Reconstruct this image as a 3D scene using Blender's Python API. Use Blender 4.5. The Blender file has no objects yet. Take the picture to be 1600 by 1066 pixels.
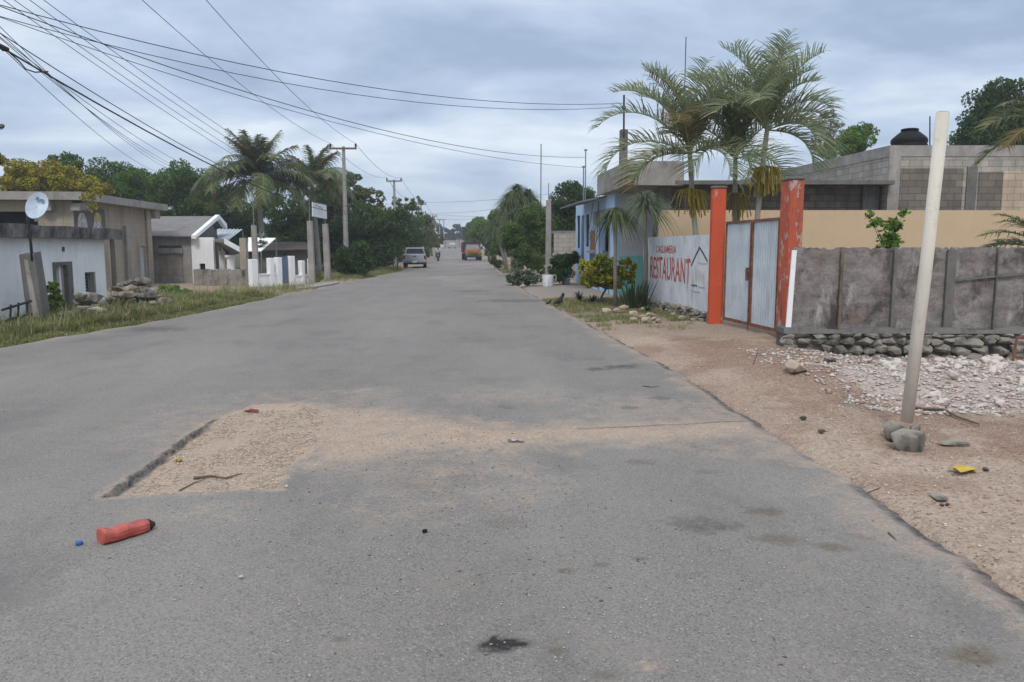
import bpy, bmesh, math, random
import numpy as np
from mathutils import Matrix, Vector
S = bpy.context.scene
C = S.collection
R = math.radians
PI = math.pi

# ------------------------------------------------------------------ camera, sky, sun, exposure
F = 1220.0                      # focal length in photo pixels (1600 wide)
PITCH = math.atan((533 - 386) / F)
CH = 1.6
cd = bpy.data.cameras.new('camera'); cam = bpy.data.objects.new('camera', cd); C.objects.link(cam)
cam.location = (0, 0, CH); cam.rotation_euler = (PI / 2 - PITCH, 0, 0)
cd.sensor_width = 36; cd.lens = 36 * F / 1600; cd.clip_end = 3000; cd.clip_start = 0.05
S.camera = cam
SUN_EL, SUN_AZ = R(50), R(184)   # high behind cloud, behind the camera
w = bpy.data.worlds.new('World'); S.world = w; w.use_nodes = True
nt = w.node_tree; N = nt.nodes; L = nt.links; N.clear()
def nd(t, **k):
    n = N.new(t)
    for a, b in k.items(): setattr(n, a, b)
    return n
out = nd('ShaderNodeOutputWorld'); bg = nd('ShaderNodeBackground'); bg.inputs['Strength'].default_value = 0.1
sky = nd('ShaderNodeTexSky'); sky.sky_type = 'NISHITA'; sky.sun_disc = False
sky.sun_elevation = SUN_EL; sky.sun_rotation = SUN_AZ
tc = nd('ShaderNodeTexCoord'); sp = nd('ShaderNodeSeparateXYZ'); L.new(tc.outputs['Generated'], sp.inputs[0])
def math_(op, a, b=None, c=None):
    n = nd('ShaderNodeMath', operation=op)
    for i, v in enumerate((a, b, c)):
        if v is None: continue
        if isinstance(v, (int, float)): n.inputs[i].default_value = v
        else: L.new(v, n.inputs[i])
    return n.outputs[0]
zc = math_('MAXIMUM', sp.outputs[2], 0.0)
zz = math_('ADD', zc, 0.20)
cx = math_('DIVIDE', sp.outputs[0], zz); cy = math_('DIVIDE', sp.outputs[1], zz)
cb = nd('ShaderNodeCombineXYZ'); L.new(cx, cb.inputs[0]); L.new(cy, cb.inputs[1])
mp = nd('ShaderNodeMapping'); mp.inputs['Scale'].default_value = (0.75, 0.95, 1); mp.inputs['Rotation'].default_value = (0, 0, R(-20)); mp.inputs['Location'].default_value=(3.1,1.7,0)
L.new(cb.outputs[0], mp.inputs[0])
n1 = nd('ShaderNodeTexNoise'); n1.inputs['Scale'].default_value = 1.25; n1.inputs['Detail'].default_value = 8; n1.inputs['Roughness'].default_value = 0.55; n1.inputs['Distortion'].default_value = 0.25
L.new(mp.outputs[0], n1.inputs['Vector'])
ramp = nd('ShaderNodeValToRGB'); L.new(n1.outputs['Fac'], ramp.inputs[0])
e = ramp.color_ramp.elements
e[0].position = 0.38; e[0].color = (3.5, 4.45, 6.1, 1)
e[1].position = 0.64; e[1].color = (7.9, 8.6, 9.5, 1)
m = e.new(0.5); m.color = (5.1, 6.15, 7.8, 1)
# paler toward the horizon, brighter overhead as under a real overcast sky
hz = nd('ShaderNodeMapRange'); L.new(zc, hz.inputs[0]); hz.inputs[1].default_value = 0; hz.inputs[2].default_value = 0.16; hz.inputs[3].default_value = 1; hz.inputs[4].default_value = 0
hmix = nd('ShaderNodeMix', data_type='RGBA'); hm = math_('MULTIPLY', hz.outputs[0], 0.6); L.new(hm, hmix.inputs[0]); L.new(ramp.outputs[0], hmix.inputs[6]); hmix.inputs[7].default_value = (5.4, 6.3, 7.6, 1)
zen = nd('ShaderNodeMapRange'); L.new(zc, zen.inputs[0]); zen.inputs[1].default_value = 0.33; zen.inputs[2].default_value = 0.9; zen.inputs[3].default_value = 1; zen.inputs[4].default_value = 1.9
zm = nd('ShaderNodeVectorMath', operation='SCALE'); L.new(hmix.outputs[2], zm.inputs[0]); L.new(zen.outputs[0], zm.inputs['Scale'])
warm = nd('ShaderNodeMix', data_type='RGBA', blend_type='MULTIPLY'); L.new(math_('SUBTRACT', zen.outputs[0], 1.0), warm.inputs[0]); L.new(zm.outputs[0], warm.inputs[6]); warm.inputs[7].default_value = (1.12, 0.96, 0.8, 1)
smix = nd('ShaderNodeMix', data_type='RGBA'); smix.inputs[0].default_value = 0.9
L.new(sky.outputs[0], smix.inputs[6]); L.new(warm.outputs[2], smix.inputs[7])
L.new(smix.outputs[2], bg.inputs[0]); L.new(bg.outputs[0], out.inputs[0])
sd = bpy.data.lights.new('sun', 'SUN'); sun = bpy.data.objects.new('sun', sd); C.objects.link(sun)
sd.energy = 1.35; sd.angle = R(11); sd.color = (1, 0.95, 0.88)
sun.rotation_euler = Vector((math.sin(SUN_AZ) * math.cos(SUN_EL), math.cos(SUN_AZ) * math.cos(SUN_EL), math.sin(SUN_EL))).to_track_quat('Z', 'Y').to_euler()
S.view_settings.view_transform = 'Standard'; S.view_settings.look = 'None'; S.view_settings.exposure = 0.16; S.view_settings.gamma = 1
S.cycles.max_bounces = 6; S.cycles.transparent_max_bounces = 6; S.cycles.volume_bounces = 0

# ------------------------------------------------------------------ projection helpers (pixel of the 1600x1066 photo -> point in the place)
cP, sP = math.cos(PITCH), math.sin(PITCH)
def ray(px, py):
    x = (px - 800) / F; y = (533 - py) / F
    return (x, cP + y * sP, -sP + y * cP)
def G(px, py, z=0.0):
    d = ray(px, py); t = (z - CH) / d[2]
    return Vector((d[0] * t, d[1] * t, z))
def P(px, py, Y):
    d = ray(px, py); t = Y / d[1]
    return Vector((d[0] * t, Y, CH + d[2] * t))
def rise(Y):
    t = min(max((Y - 90) / 110.0, 0), 1); return 1.3 * t * t * (3 - 2 * t)

# ------------------------------------------------------------------ noise
_rs = np.random.RandomState(7); _tab = _rs.rand(256, 256)
def vn(x, y):
    xi = np.floor(x).astype(int); yi = np.floor(y).astype(int); fx = x - xi; fy = y - yi
    fx = fx * fx * (3 - 2 * fx); fy = fy * fy * (3 - 2 * fy)
    g = lambda a, b: _tab[a & 255, b & 255]
    return (g(xi, yi) * (1 - fx) + g(xi + 1, yi) * fx) * (1 - fy) + (g(xi, yi + 1) * (1 - fx) + g(xi + 1, yi + 1) * fx) * fy
def fbm(x, y, o=4):
    s = 0; a = .5; t = 0
    for i in range(o):
        s = s + a * vn(x + 17.3 * i, y + 5.1 * i); t += a; a *= .5; x = x * 2.03; y = y * 2.03
    return s / t
def sdist(poly, X, Y):
    """signed distance to a polygon, positive inside"""
    D = np.full(X.shape, 1e9); ins = np.zeros(X.shape, bool); n = len(poly)
    for i in range(n):
        ax, ay = poly[i][0], poly[i][1]; bx, by = poly[(i + 1) % n][0], poly[(i + 1) % n][1]
        dx, dy = bx - ax, by - ay
        t = np.clip(((X - ax) * dx + (Y - ay) * dy) / (dx * dx + dy * dy + 1e-12), 0, 1)
        D = np.minimum(D, np.hypot(X - ax - t * dx, Y - ay - t * dy))
        c = ((ay > Y) != (by > Y)) & (X < (bx - ax) * (Y - ay) / (by - ay + 1e-12) + ax)
        ins ^= c
    return np.where(ins, D, -D)
def sst(a, b, x):
    t = np.clip((x - a) / (b - a), 0, 1); return t * t * (3 - 2 * t)

# ------------------------------------------------------------------ materials
class NB:
    def __init__(s, name):
        s.m = bpy.data.materials.new(name); s.m.use_nodes = True; s.t = s.m.node_tree; s.t.nodes.clear()
        s.o = s.n('ShaderNodeOutputMaterial'); s.b = s.n('ShaderNodeBsdfPrincipled'); s.l(s.b.outputs[0], s.o.inputs[0])
        s.tc = s.n('ShaderNodeTexCoord').outputs['Object']
    def n(s, t, **k):
        x = s.t.nodes.new(t)
        for a, b in k.items(): setattr(x, a, b)
        return x
    def l(s, a, b): s.t.links.new(a, b)
    def map(s, sc, vec=None):
        m = s.n('ShaderNodeMapping'); m.inputs['Scale'].default_value = sc if isinstance(sc, tuple) else (sc, sc, sc); s.l(vec or s.tc, m.inputs[0]); return m.outputs[0]
    def noise(s, sc, det=4, rough=.55, vec=None, dist=0):
        x = s.n('ShaderNodeTexNoise'); x.inputs['Scale'].default_value = 1; x.inputs['Detail'].default_value = det; x.inputs['Roughness'].default_value = rough; x.inputs['Distortion'].default_value = dist
        s.l(s.map(sc, vec), x.inputs['Vector']); return x.outputs['Fac']
    def mr(s, v, a, b, c=0., d=1.):
        x = s.n('ShaderNodeMapRange'); s.l(v, x.inputs[0])
        for i, q in enumerate((a, b, c, d)): x.inputs[i + 1].default_value = q
        return x.outputs[0]
    def mix(s, f, a, b, bt='MIX'):
        x = s.n('ShaderNodeMix', data_type='RGBA', blend_type=bt)
        for i, v in ((0, f), (6, a), (7, b)):
            if isinstance(v, (int, float)): x.inputs[i].default_value = v
            elif isinstance(v, tuple): x.inputs[i].default_value = (*v, 1) if len(v) == 3 else v
            else: s.l(v, x.inputs[i])
        return x.outputs[2]
    def ma(s, op, a, b=0.):
        x = s.n('ShaderNodeMath', operation=op)
        for i, v in enumerate((a, b)):
            if isinstance(v, (int, float)): x.inputs[i].default_value = v
            else: s.l(v, x.inputs[i])
        return x.outputs[0]
    def bump(s, h, st=.3, dist=.02, prev=None):
        x = s.n('ShaderNodeBump'); x.inputs['Strength'].default_value = st; x.inputs['Distance'].default_value = dist; s.l(h, x.inputs['Height'])
        if prev: s.l(prev, x.inputs['Normal'])
        s.l(x.outputs[0], s.b.inputs['Normal']); return x.outputs[0]
    def fin(s, col, rough=.8, spec=.3, metal=0.):
        if isinstance(col, tuple): s.b.inputs['Base Color'].default_value = (*col, 1)
        else: s.l(col, s.b.inputs['Base Color'])
        s.b.inputs['Roughness'].default_value = rough; s.b.inputs['Specular IOR Level'].default_value = spec; s.b.inputs['Metallic'].default_value = metal
        return s.m
def plain(name, c, c2=None, sc=3., rough=.7, spec=.3, metal=0., bump=0.15, bs=25., dist=.01):
    b = NB(name); c2 = c2 or tuple(v * .72 for v in c)
    col = b.mix(b.mr(b.noise(sc, 6, .62), .35, .65), c, c2)
    b.bump(b.noise(bs, 4), bump, dist); return b.fin(col, rough, spec, metal)
def stained(name, c, stain, amt=.5, c2=None, low=None, rough=.85, peel=None, peelamt=.55, bump=.35):
    """painted or rendered masonry: mottled colour, vertical rain streaks, grime, optional flaked paint and a different band below z=low[1]"""
    b = NB(name); c2 = c2 or tuple(v * .85 for v in c)
    col = b.mix(b.mr(b.noise(1.7, 6, .6), .3, .7), c, c2)
    if low:
        sx = b.n('ShaderNodeSeparateXYZ'); b.l(b.tc, sx.inputs[0])
        f = b.mr(sx.outputs[2], low[1] - .005, low[1] + .005, 1, 0); col = b.mix(f, col, low[0])
    st = b.ma('MULTIPLY', b.mr(b.noise((4, 4, .9), 6, .65), .47, .72), b.mr(b.noise(1.1, 5, .6), .38, .62))
    col = b.mix(b.ma('MULTIPLY', st, amt), col, stain)
    col = b.mix(b.ma('MULTIPLY', b.mr(b.noise(9, 6, .7), .55, .7), amt * .55), col, stain)
    if peel: col = b.mix(b.mr(b.noise((6, 6, 3.2), 7, .7), peelamt, peelamt + .03), col, peel)
    b.bump(b.noise(30, 5, .6), bump, .01); return b.fin(col, rough, .2)
def masonry(name, c, c2, mortar, bw=.4, bh=.2, stain=(.06, .055, .05), amt=.5):
    b = NB(name); sx = b.n('ShaderNodeSeparateXYZ'); b.l(b.tc, sx.inputs[0])
    cb = b.n('ShaderNodeCombineXYZ'); b.l(b.ma('ADD', sx.outputs[0], sx.outputs[1]), cb.inputs[0]); b.l(sx.outputs[2], cb.inputs[1])
    br = b.n('ShaderNodeTexBrick'); b.l(cb.outputs[0], br.inputs['Vector'])
    br.inputs['Scale'].default_value = 1; br.inputs['Brick Width'].default_value = bw; br.inputs['Row Height'].default_value = bh; br.inputs['Mortar Size'].default_value = .010
    br.inputs['Mortar Smooth'].default_value = .3; br.inputs['Bias'].default_value = 0
    br.inputs['Color1'].default_value = (*c, 1); br.inputs['Color2'].default_value = (*c2, 1); br.inputs['Mortar'].default_value = (*mortar, 1)
    col = b.mix(b.mr(b.noise(14, 6, .7), .4, .7, 0, .35), br.outputs['Color'], tuple(v * .6 for v in c))
    st = b.ma('MULTIPLY', b.mr(b.noise((2.2, 2.2, .5), 6, .65), .45, .7), amt); col = b.mix(st, col, stain)
    nb = b.bump(br.outputs['Fac'], -.5, .01); b.bump(b.noise(45, 4), .3, .006, nb)
    return b.fin(col, .9, .15)
def leafmat(name, c1, c2, c3=None, rough=.65, trans=.25, sc=.8, w3=.12):
    b = NB(name); g = b.n('ShaderNodeNewGeometry'); rp = g.outputs['Random Per Island']
    col = b.mix(rp, c1, c2); col = b.mix(b.mr(b.noise(sc, 3), .35, .65, 0, .6), col, tuple(v * .6 for v in c1))
    if c3: col = b.mix(b.mr(b.ma('FRACT', b.ma('MULTIPLY', rp, 13.7)), 1 - w3, 1 - w3 + .02), col, c3)
    m = b.fin(col, rough, .14)
    tr = b.n('ShaderNodeBsdfTranslucent'); b.l(col, tr.inputs[0]); mx = b.n('ShaderNodeMixShader'); mx.inputs[0].default_value = trans
    b.l(b.b.outputs[0], mx.inputs[1]); b.l(tr.outputs[0], mx.inputs[2]); b.l(mx.outputs[0], b.o.inputs[0]); return m
def roadmat():
    b = NB('asphalt'); at = b.n('ShaderNodeAttribute', attribute_name='dust').outputs['Fac']; dk = b.n('ShaderNodeAttribute', attribute_name='dark').outputs['Fac']; mu = b.n('ShaderNodeAttribute', attribute_name='mud').outputs['Fac']
    base = b.mix(b.mr(b.noise((.5, .16, 1), 5, .6), .3, .7), (.182, .170, .157), (.272, .256, .236))
    v = b.n('ShaderNodeTexVoronoi'); v.inputs['Scale'].default_value = 130; b.l(b.tc, v.inputs['Vector'])
    sx = b.n('ShaderNodeSeparateXYZ'); b.l(v.outputs['Color'], sx.inputs[0])
    base = b.mix(b.mr(sx.outputs[0], .72, 1, 0, .5), base, (.40, .38, .35))
    base = b.mix(b.mr(sx.outputs[1], .70, 1, 0, .6), base, (.06, .058, .057))
    base = b.mix(b.mr(b.noise(70, 3, .7), .45, .75, 0, .5), base, (.085, .085, .09))
    base = b.mix(b.mr(b.noise(1.9, 7, .72), .48, .72, 0, .5), base, (.27, .235, .195)); base = b.mix(b.mr(b.noise((.9, .5, 1), 6, .7), .52, .68, 0, .45), base, (.115, .112, .11))
    base = b.mix(b.mr(b.noise((7, 5, 1), 6, .75), .60, .70, 0, .3), base, (.10, .10, .105))
    nz = b.noise(26, 6, .75)
    dirt = b.mix(b.mr(b.noise(38, 5, .7), .35, .65), (.47, .36, .27), (.30, .225, .17)); dirt = b.mix(b.mr(sx.outputs[2], .8, 1, 0, .6), dirt, (.62, .53, .44))
    f = b.ma('ADD', at, b.mr(b.ma('MULTIPLY', b.ma('ADD', nz, b.noise(4.5, 6, .7)), .5), .36, .64, -.6, .6)); f = b.ma('MULTIPLY', b.mr(f, .0, 1.15), b.mr(at, 0, .12)); col = b.mix(f, base, dirt)
    fd = b.ma('MULTIPLY', dk, b.mr(b.noise(17, 4, .7), .3, .6, .3, 1)); col = b.mix(fd, col, (.03, .028, .027))
    fm = b.ma('MULTIPLY', mu, b.mr(b.noise(30, 4, .7), .3, .6, .3, 1)); col = b.mix(fm, col, (.13, .105, .075))
    n1 = b.bump(sx.outputs[0], .35, .004); b.bump(nz, .35, .012, n1)
    return b.fin(col, .86, .25)
def soilmat():
    b = NB('soil'); at = b.n('ShaderNodeAttribute', attribute_name='soil').outputs['Color']
    col = b.mix(b.mr(b.noise(24, 6, .75), .35, .68, 0, .6), at, (.30, .22, .16), 'MULTIPLY')
    col = b.mix(b.mr(b.noise(6, 6, .7), .5, .7, 0, .35), col, (.34, .27, .2))
    v = b.n('ShaderNodeTexVoronoi'); v.inputs['Scale'].default_value = 75; b.l(b.tc, v.inputs['Vector'])
    sx = b.n('ShaderNodeSeparateXYZ'); b.l(v.outputs['Color'], sx.inputs[0])
    col = b.mix(b.mr(sx.outputs[0], .8, 1, 0, .5), col, (.55, .48, .41)); col = b.mix(b.mr(sx.outputs[1], .84, 1, 0, .6), col, (.09, .06, .045))
    n1 = b.bump(b.noise(20, 6, .75), .7, .03); b.bump(v.outputs['Distance'], .3, .01, n1)
    return b.fin(col, .95, .1)
M = {}
M['road'] = roadmat(); M['soil'] = soilmat()
M['rubble'] = stained('limestone', (.62, .57, .52), (.32, .24, .2), .45, (.48, .41, .36), bump=.6)
M['pebble'] = leafmat('pebble', (.50, .45, .39), (.34, .30, .26), (.14, .12, .10), .9, 0., 3, .12)
M['pebble_white'] = leafmat('pebble_white', (.68, .63, .58), (.44, .36, .31), (.34, .22, .16), .9, 0., 3, .15)
M['pebble_tan'] = leafmat('pebble_tan', (.50, .41, .32), (.36, .27, .20), (.62, .56, .48), .9, 0., 3, .2)
M['stone_grey'] = stained('grey_stone', (.36, .33, .28), (.07, .065, .055), 1.3, (.17, .155, .13), bump=1.0)
M['stone_tan'] = stained('tan_stone', (.52, .42, .31), (.18, .15, .12), .6, (.36, .29, .22), bump=.7)
M['mortar'] = stained('mortar', (.16, .15, .135), (.05, .045, .04), .6, (.1, .095, .085), bump=.8)
M['concrete'] = stained('concrete', (.40, .375, .345), (.09, .085, .08), .7, (.25, .235, .21))
M['concrete_dark'] = stained('dark_concrete', (.20, .19, .175), (.045, .042, .04), .85, (.13, .125, .115))
M['white'] = stained('white_paint', (.90, .90, .90), (.40, .39, .38), .3, (.82, .83, .84))
M['whitewash'] = stained('whitewash', (.84, .85, .86), (.22, .22, .21), .7, (.62, .65, .67), peel=(.3, .28, .26), peelamt=.69)
M['housewash'] = stained('house_whitewash', (.88, .89, .90), (.42, .41, .40), .4, (.80, .81, .82), peel=(.4, .38, .35), peelamt=.72)
M['orange'] = stained('orange_paint', (.60, .105, .045), (.2, .07, .05), .35, (.52, .085, .04), peel=(.48, .36, .31), peelamt=.62)
M['orange_worn'] = stained('worn_orange_paint', (.56, .12, .06), (.10, .07, .06), 1.6, (.42, .10, .06), peel=(.42, .34, .30), peelamt=.55)
M['tan'] = stained('tan_paint', (.60, .45, .29), (.38, .29, .19), .3, (.56, .42, .27))
M['teal'] = stained('teal_and_white_paint', (.68, .69, .72), (.30, .30, .30), .5, None, low=((.26, .62, .56), 1.3))
M['teal_full'] = stained('teal_paint', (.17, .45, .41), (.1, .2, .2), .3)
M['blue'] = stained('blue_paint', (.50, .68, .88), (.16, .25, .38), .35)
M['bluegrey'] = plain('blue_grey_paint', (.15, .19, .28))
M['bluedoor'] = plain('faded_blue_paint', (.09, .15, .26))
M['paleblue'] = plain('pale_blue_paint', (.42, .52, .55))
M['dark'] = plain('dark_opening', (.012, .013, .016), bump=0)
M['wood'] = plain('wood', (.20, .15, .10), (.10, .075, .05), 6, bs=40)
M['shutter'] = plain('varnished_shutter', (.42, .19, .08), (.28, .12, .05), 8)
M['rust'] = plain('rusty_iron', (.26, .12, .07), (.12, .055, .04), 9, rough=.85)
M['darkmetal'] = plain('dark_metal', (.035, .035, .038), rough=.5)
M['grey_metal'] = plain('grey_metal', (.28, .29, .30), rough=.45, metal=.5)
M['gatesheet'] = stained('galvanised_white_sheet', (.68, .74, .77), (.30, .20, .14), .45, (.48, .55, .60), low=None, peel=(.10, .22, .20), peelamt=.70, bump=.1)
M['sheet'] = plain('pale_sheet_metal', (.52, .57, .62), (.42, .47, .52), 2, rough=.5)
M['asbestos'] = stained('fibre_cement', (.235, .225, .22), (.09, .09, .09), .7, (.18, .175, .17))
M['block'] = masonry('concrete_block', (.47, .43, .38), (.36, .33, .29), (.20, .185, .165), amt=.4)
M['block_dark'] = masonry('weathered_block', (.26, .225, .18), (.16, .14, .12), (.08, .075, .07), amt=.6)
M['block_tan'] = masonry('tan_block', (.62, .50, .37), (.48, .38, .28), (.28, .24, .20), amt=.3)
M['render'] = masonry('rendered_block', (.43, .37, .30), (.38, .33, .26), (.33, .29, .24), amt=.45)
M['blacktank'] = plain('black_plastic', (.010, .010, .012), rough=.65, spec=.2)
M['pvc'] = stained('cream_plastic_pipe', (.70, .655, .57), (.25, .22, .18), .6, (.60, .56, .48), bump=.15)
M['bark'] = plain('bark', (.13, .105, .08), (.06, .05, .04), 7, bump=.5, bs=14, dist=.03)
M['palmbark'] = stained('palm_bark', (.34, .315, .27), (.12, .11, .09), .6, (.25, .23, .19), bump=.6)
M['crownshaft'] = plain('green_crownshaft', (.27, .31, .16), (.16, .2, .1), 4)
M['leaf'] = leafmat('leaves', (.130, .225, .045), (.065, .130, .028), (.12, .14, .04))
M['leaf_dark'] = leafmat('dark_leaves', (.080, .145, .036), (.040, .085, .022), (.06, .09, .03))
M['leaf_light'] = leafmat('light_leaves', (.17, .29, .05), (.09, .18, .035), (.16, .2, .05))
M['leaf_olive'] = leafmat('olive_leaves', (.19, .23, .07), (.09, .13, .04), (.15, .12, .05))
M['leaf_yellow'] = leafmat('yellow_leaves', (.56, .44, .045), (.26, .25, .045), (.10, .13, .03), w3=.35)
M['leaf_croton'] = leafmat('croton_leaves', (.24, .32, .03), (.09, .16, .02), (.75, .62, .05), sc=3, w3=.38)
M['leaf_brown'] = leafmat('russet_leaves', (0.195, 0.130, 0.072), (0.091, 0.078, 0.046), (.2, .12, .07))
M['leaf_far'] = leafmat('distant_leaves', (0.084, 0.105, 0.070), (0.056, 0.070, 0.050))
M['palm'] = leafmat('palm_leaflets', (.36, .42, .26), (.20, .27, .14), (.40, .38, .2), .6, .42, 1.2, .10)
M['palm_green'] = leafmat('green_palm_leaflets', (.155, .205, .085), (.075, .115, .045), (.24, .22, .10), .4, .3, 1.2)
M['palm_dry'] = leafmat('dry_palm_leaflets', (.24, .17, .07), (.17, .11, .05), (.14, .14, .05), .7, .3, 1.2)
M['fruit'] = leafmat('fruit_strands', (.42, .32, .05), (.22, .19, .05))
M['grass'] = leafmat('grass_blades', (.18, .24, .07), (.28, .27, .12), (.40, .33, .19), .7, .2, .5, .25)
M['agave'] = leafmat('sword_leaves', (0.063, 0.112, 0.049), (0.035, 0.070, 0.031), (.1, .12, .05), .4, .1)
M['flowerleaf'] = leafmat('variegated_leaves', (.10, .16, .08), (.06, .11, .05), (.6, .62, .55), .6, .2, 2, .22)
M['orangeflower'] = leafmat('orange_blossom', (.34, .12, .03), (.16, .12, .03))
M['silver'] = plain('silver_car_paint', (.36, .38, .41), (.33, .35, .38), 2, rough=.3, spec=.5, metal=.2, bump=0)
M['glass'] = plain('tinted_glass', (.02, .025, .035), rough=.12, spec=.6, bump=0)
M['screen'] = plain('windscreen', (.20, .19, .19), rough=.2, spec=.6, bump=0)
M['rubber'] = plain('tyre_rubber', (.02, .02, .02), rough=.9)
M['truckorange'] = plain('orange_truck_paint', (.36, .15, .025), (.24, .09, .02), 4, rough=.5)
M['truckyellow'] = plain('yellow_grille_paint', (.42, .24, .03), rough=.5)
M['truckred'] = plain('dull_red_paint', (.14, .045, .03), rough=.7)
M['redlight'] = plain('red_lens', (.22, .02, .025), rough=.3)
M['bottle'] = plain('faded_red_plastic', (.50, .13, .095), (.34, .06, .045), 9, rough=.55, spec=.4, bump=.3)
M['bottle_dark'] = plain('blackened_plastic', (.05, .02, .018), rough=.6)
M['bluecap'] = plain('blue_plastic', (.03, .12, .42), rough=.5)
M['litter'] = plain('pale_wrapper', (.42, .44, .45), (.3, .2, .2), 30)
M['litter_red'] = plain('red_wrapper', (.30, .04, .04), (.15, .05, .05), 30)
M['yellowleaf'] = plain('yellow_dry_leaf', (.55, .43, .06), (.42, .30, .05), 12)
M['twig'] = plain('grey_twig', (.16, .12, .09), (.09, .07, .055), 12)
M['black'] = plain('black_plumage', (.018, .018, .022), (.03, .028, .03), 12, rough=.6)
M['hornlegs'] = plain('yellow_legs', (.35, .2, .08))
M['comb'] = plain('red_comb', (.4, .03, .02))
M['skin'] = plain('brown_skin', (.24, .13, .085))
M['hair'] = plain('black_hair', (.015, .012, .012))
M['shirt'] = plain('white_shirt', (.62, .63, .65))
M['jeans'] = plain('dark_trousers', (.03, .035, .05))
M['redpaint'] = stained('red_lettering_paint', (.55, .07, .05), (.60, .35, .33), .8, (.46, .10, .07), peel=(.62, .60, .60), peelamt=.60)
M['blackpaint'] = plain('black_lettering_paint', (.04, .04, .045), (.09, .09, .1), 12)
M['yellowpaint'] = plain('yellow_lettering_paint', (.48, .42, .26), (.52, .5, .42), 12)
M['greypaint'] = plain('faded_grey_paint', (.34, .35, .37), (.48, .49, .5), 12)
M['graffiti_yellow'] = plain('yellow_mural_paint', (.62, .52, .07), (.3, .3, .22), 4)
M['graffiti_white'] = plain('white_mural_paint', (.70, .68, .72), (.2, .2, .2), 5)
M['graffiti_grey'] = plain('grey_mural_paint', (.09, .09, .09), (.16, .155, .14), 3)
M['lime'] = plain('lime_green_sheet', (.18, .55, .10))
M['dish'] = plain('dish_white', (.60, .70, .80), rough=.4, bump=0)
M['wire'] = plain('black_cable', (.03, .03, .033), bump=0)
M['insul'] = plain('brown_insulator', (.06, .045, .04), rough=.4)
def panelmat():
    b = NB('weathered_board'); col = b.mix(b.mr(b.noise((2.6, 2.6, 5), 8, .72), .36, .64), (.32, .285, .265), (.14, .122, .115))
    col = b.mix(b.mr(b.noise((2.2, 2.2, 1.5), 7, .72, dist=.4), .50, .64, 0, .85), col, (.048, .044, .042))
    col = b.mix(b.mr(b.noise((1.5, 1.5, 2.0), 6, .68, dist=.3), .56, .68, 0, .45), col, (.20, .115, .09))
    col = b.mix(b.mr(b.noise((3.2, 3.2, 1.0), 7, .7), .56, .70, 0, .75), col, (.48, .465, .44))
    col = b.mix(b.mr(b.noise((18, 18, 24), 5, .7), .5, .7, 0, .45), col, (.05, .046, .042))
    b.bump(b.noise((12, 12, 40), 6, .7), .6, .008); return b.fin(col, .95, .1)
M['panel'] = panelmat()

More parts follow.
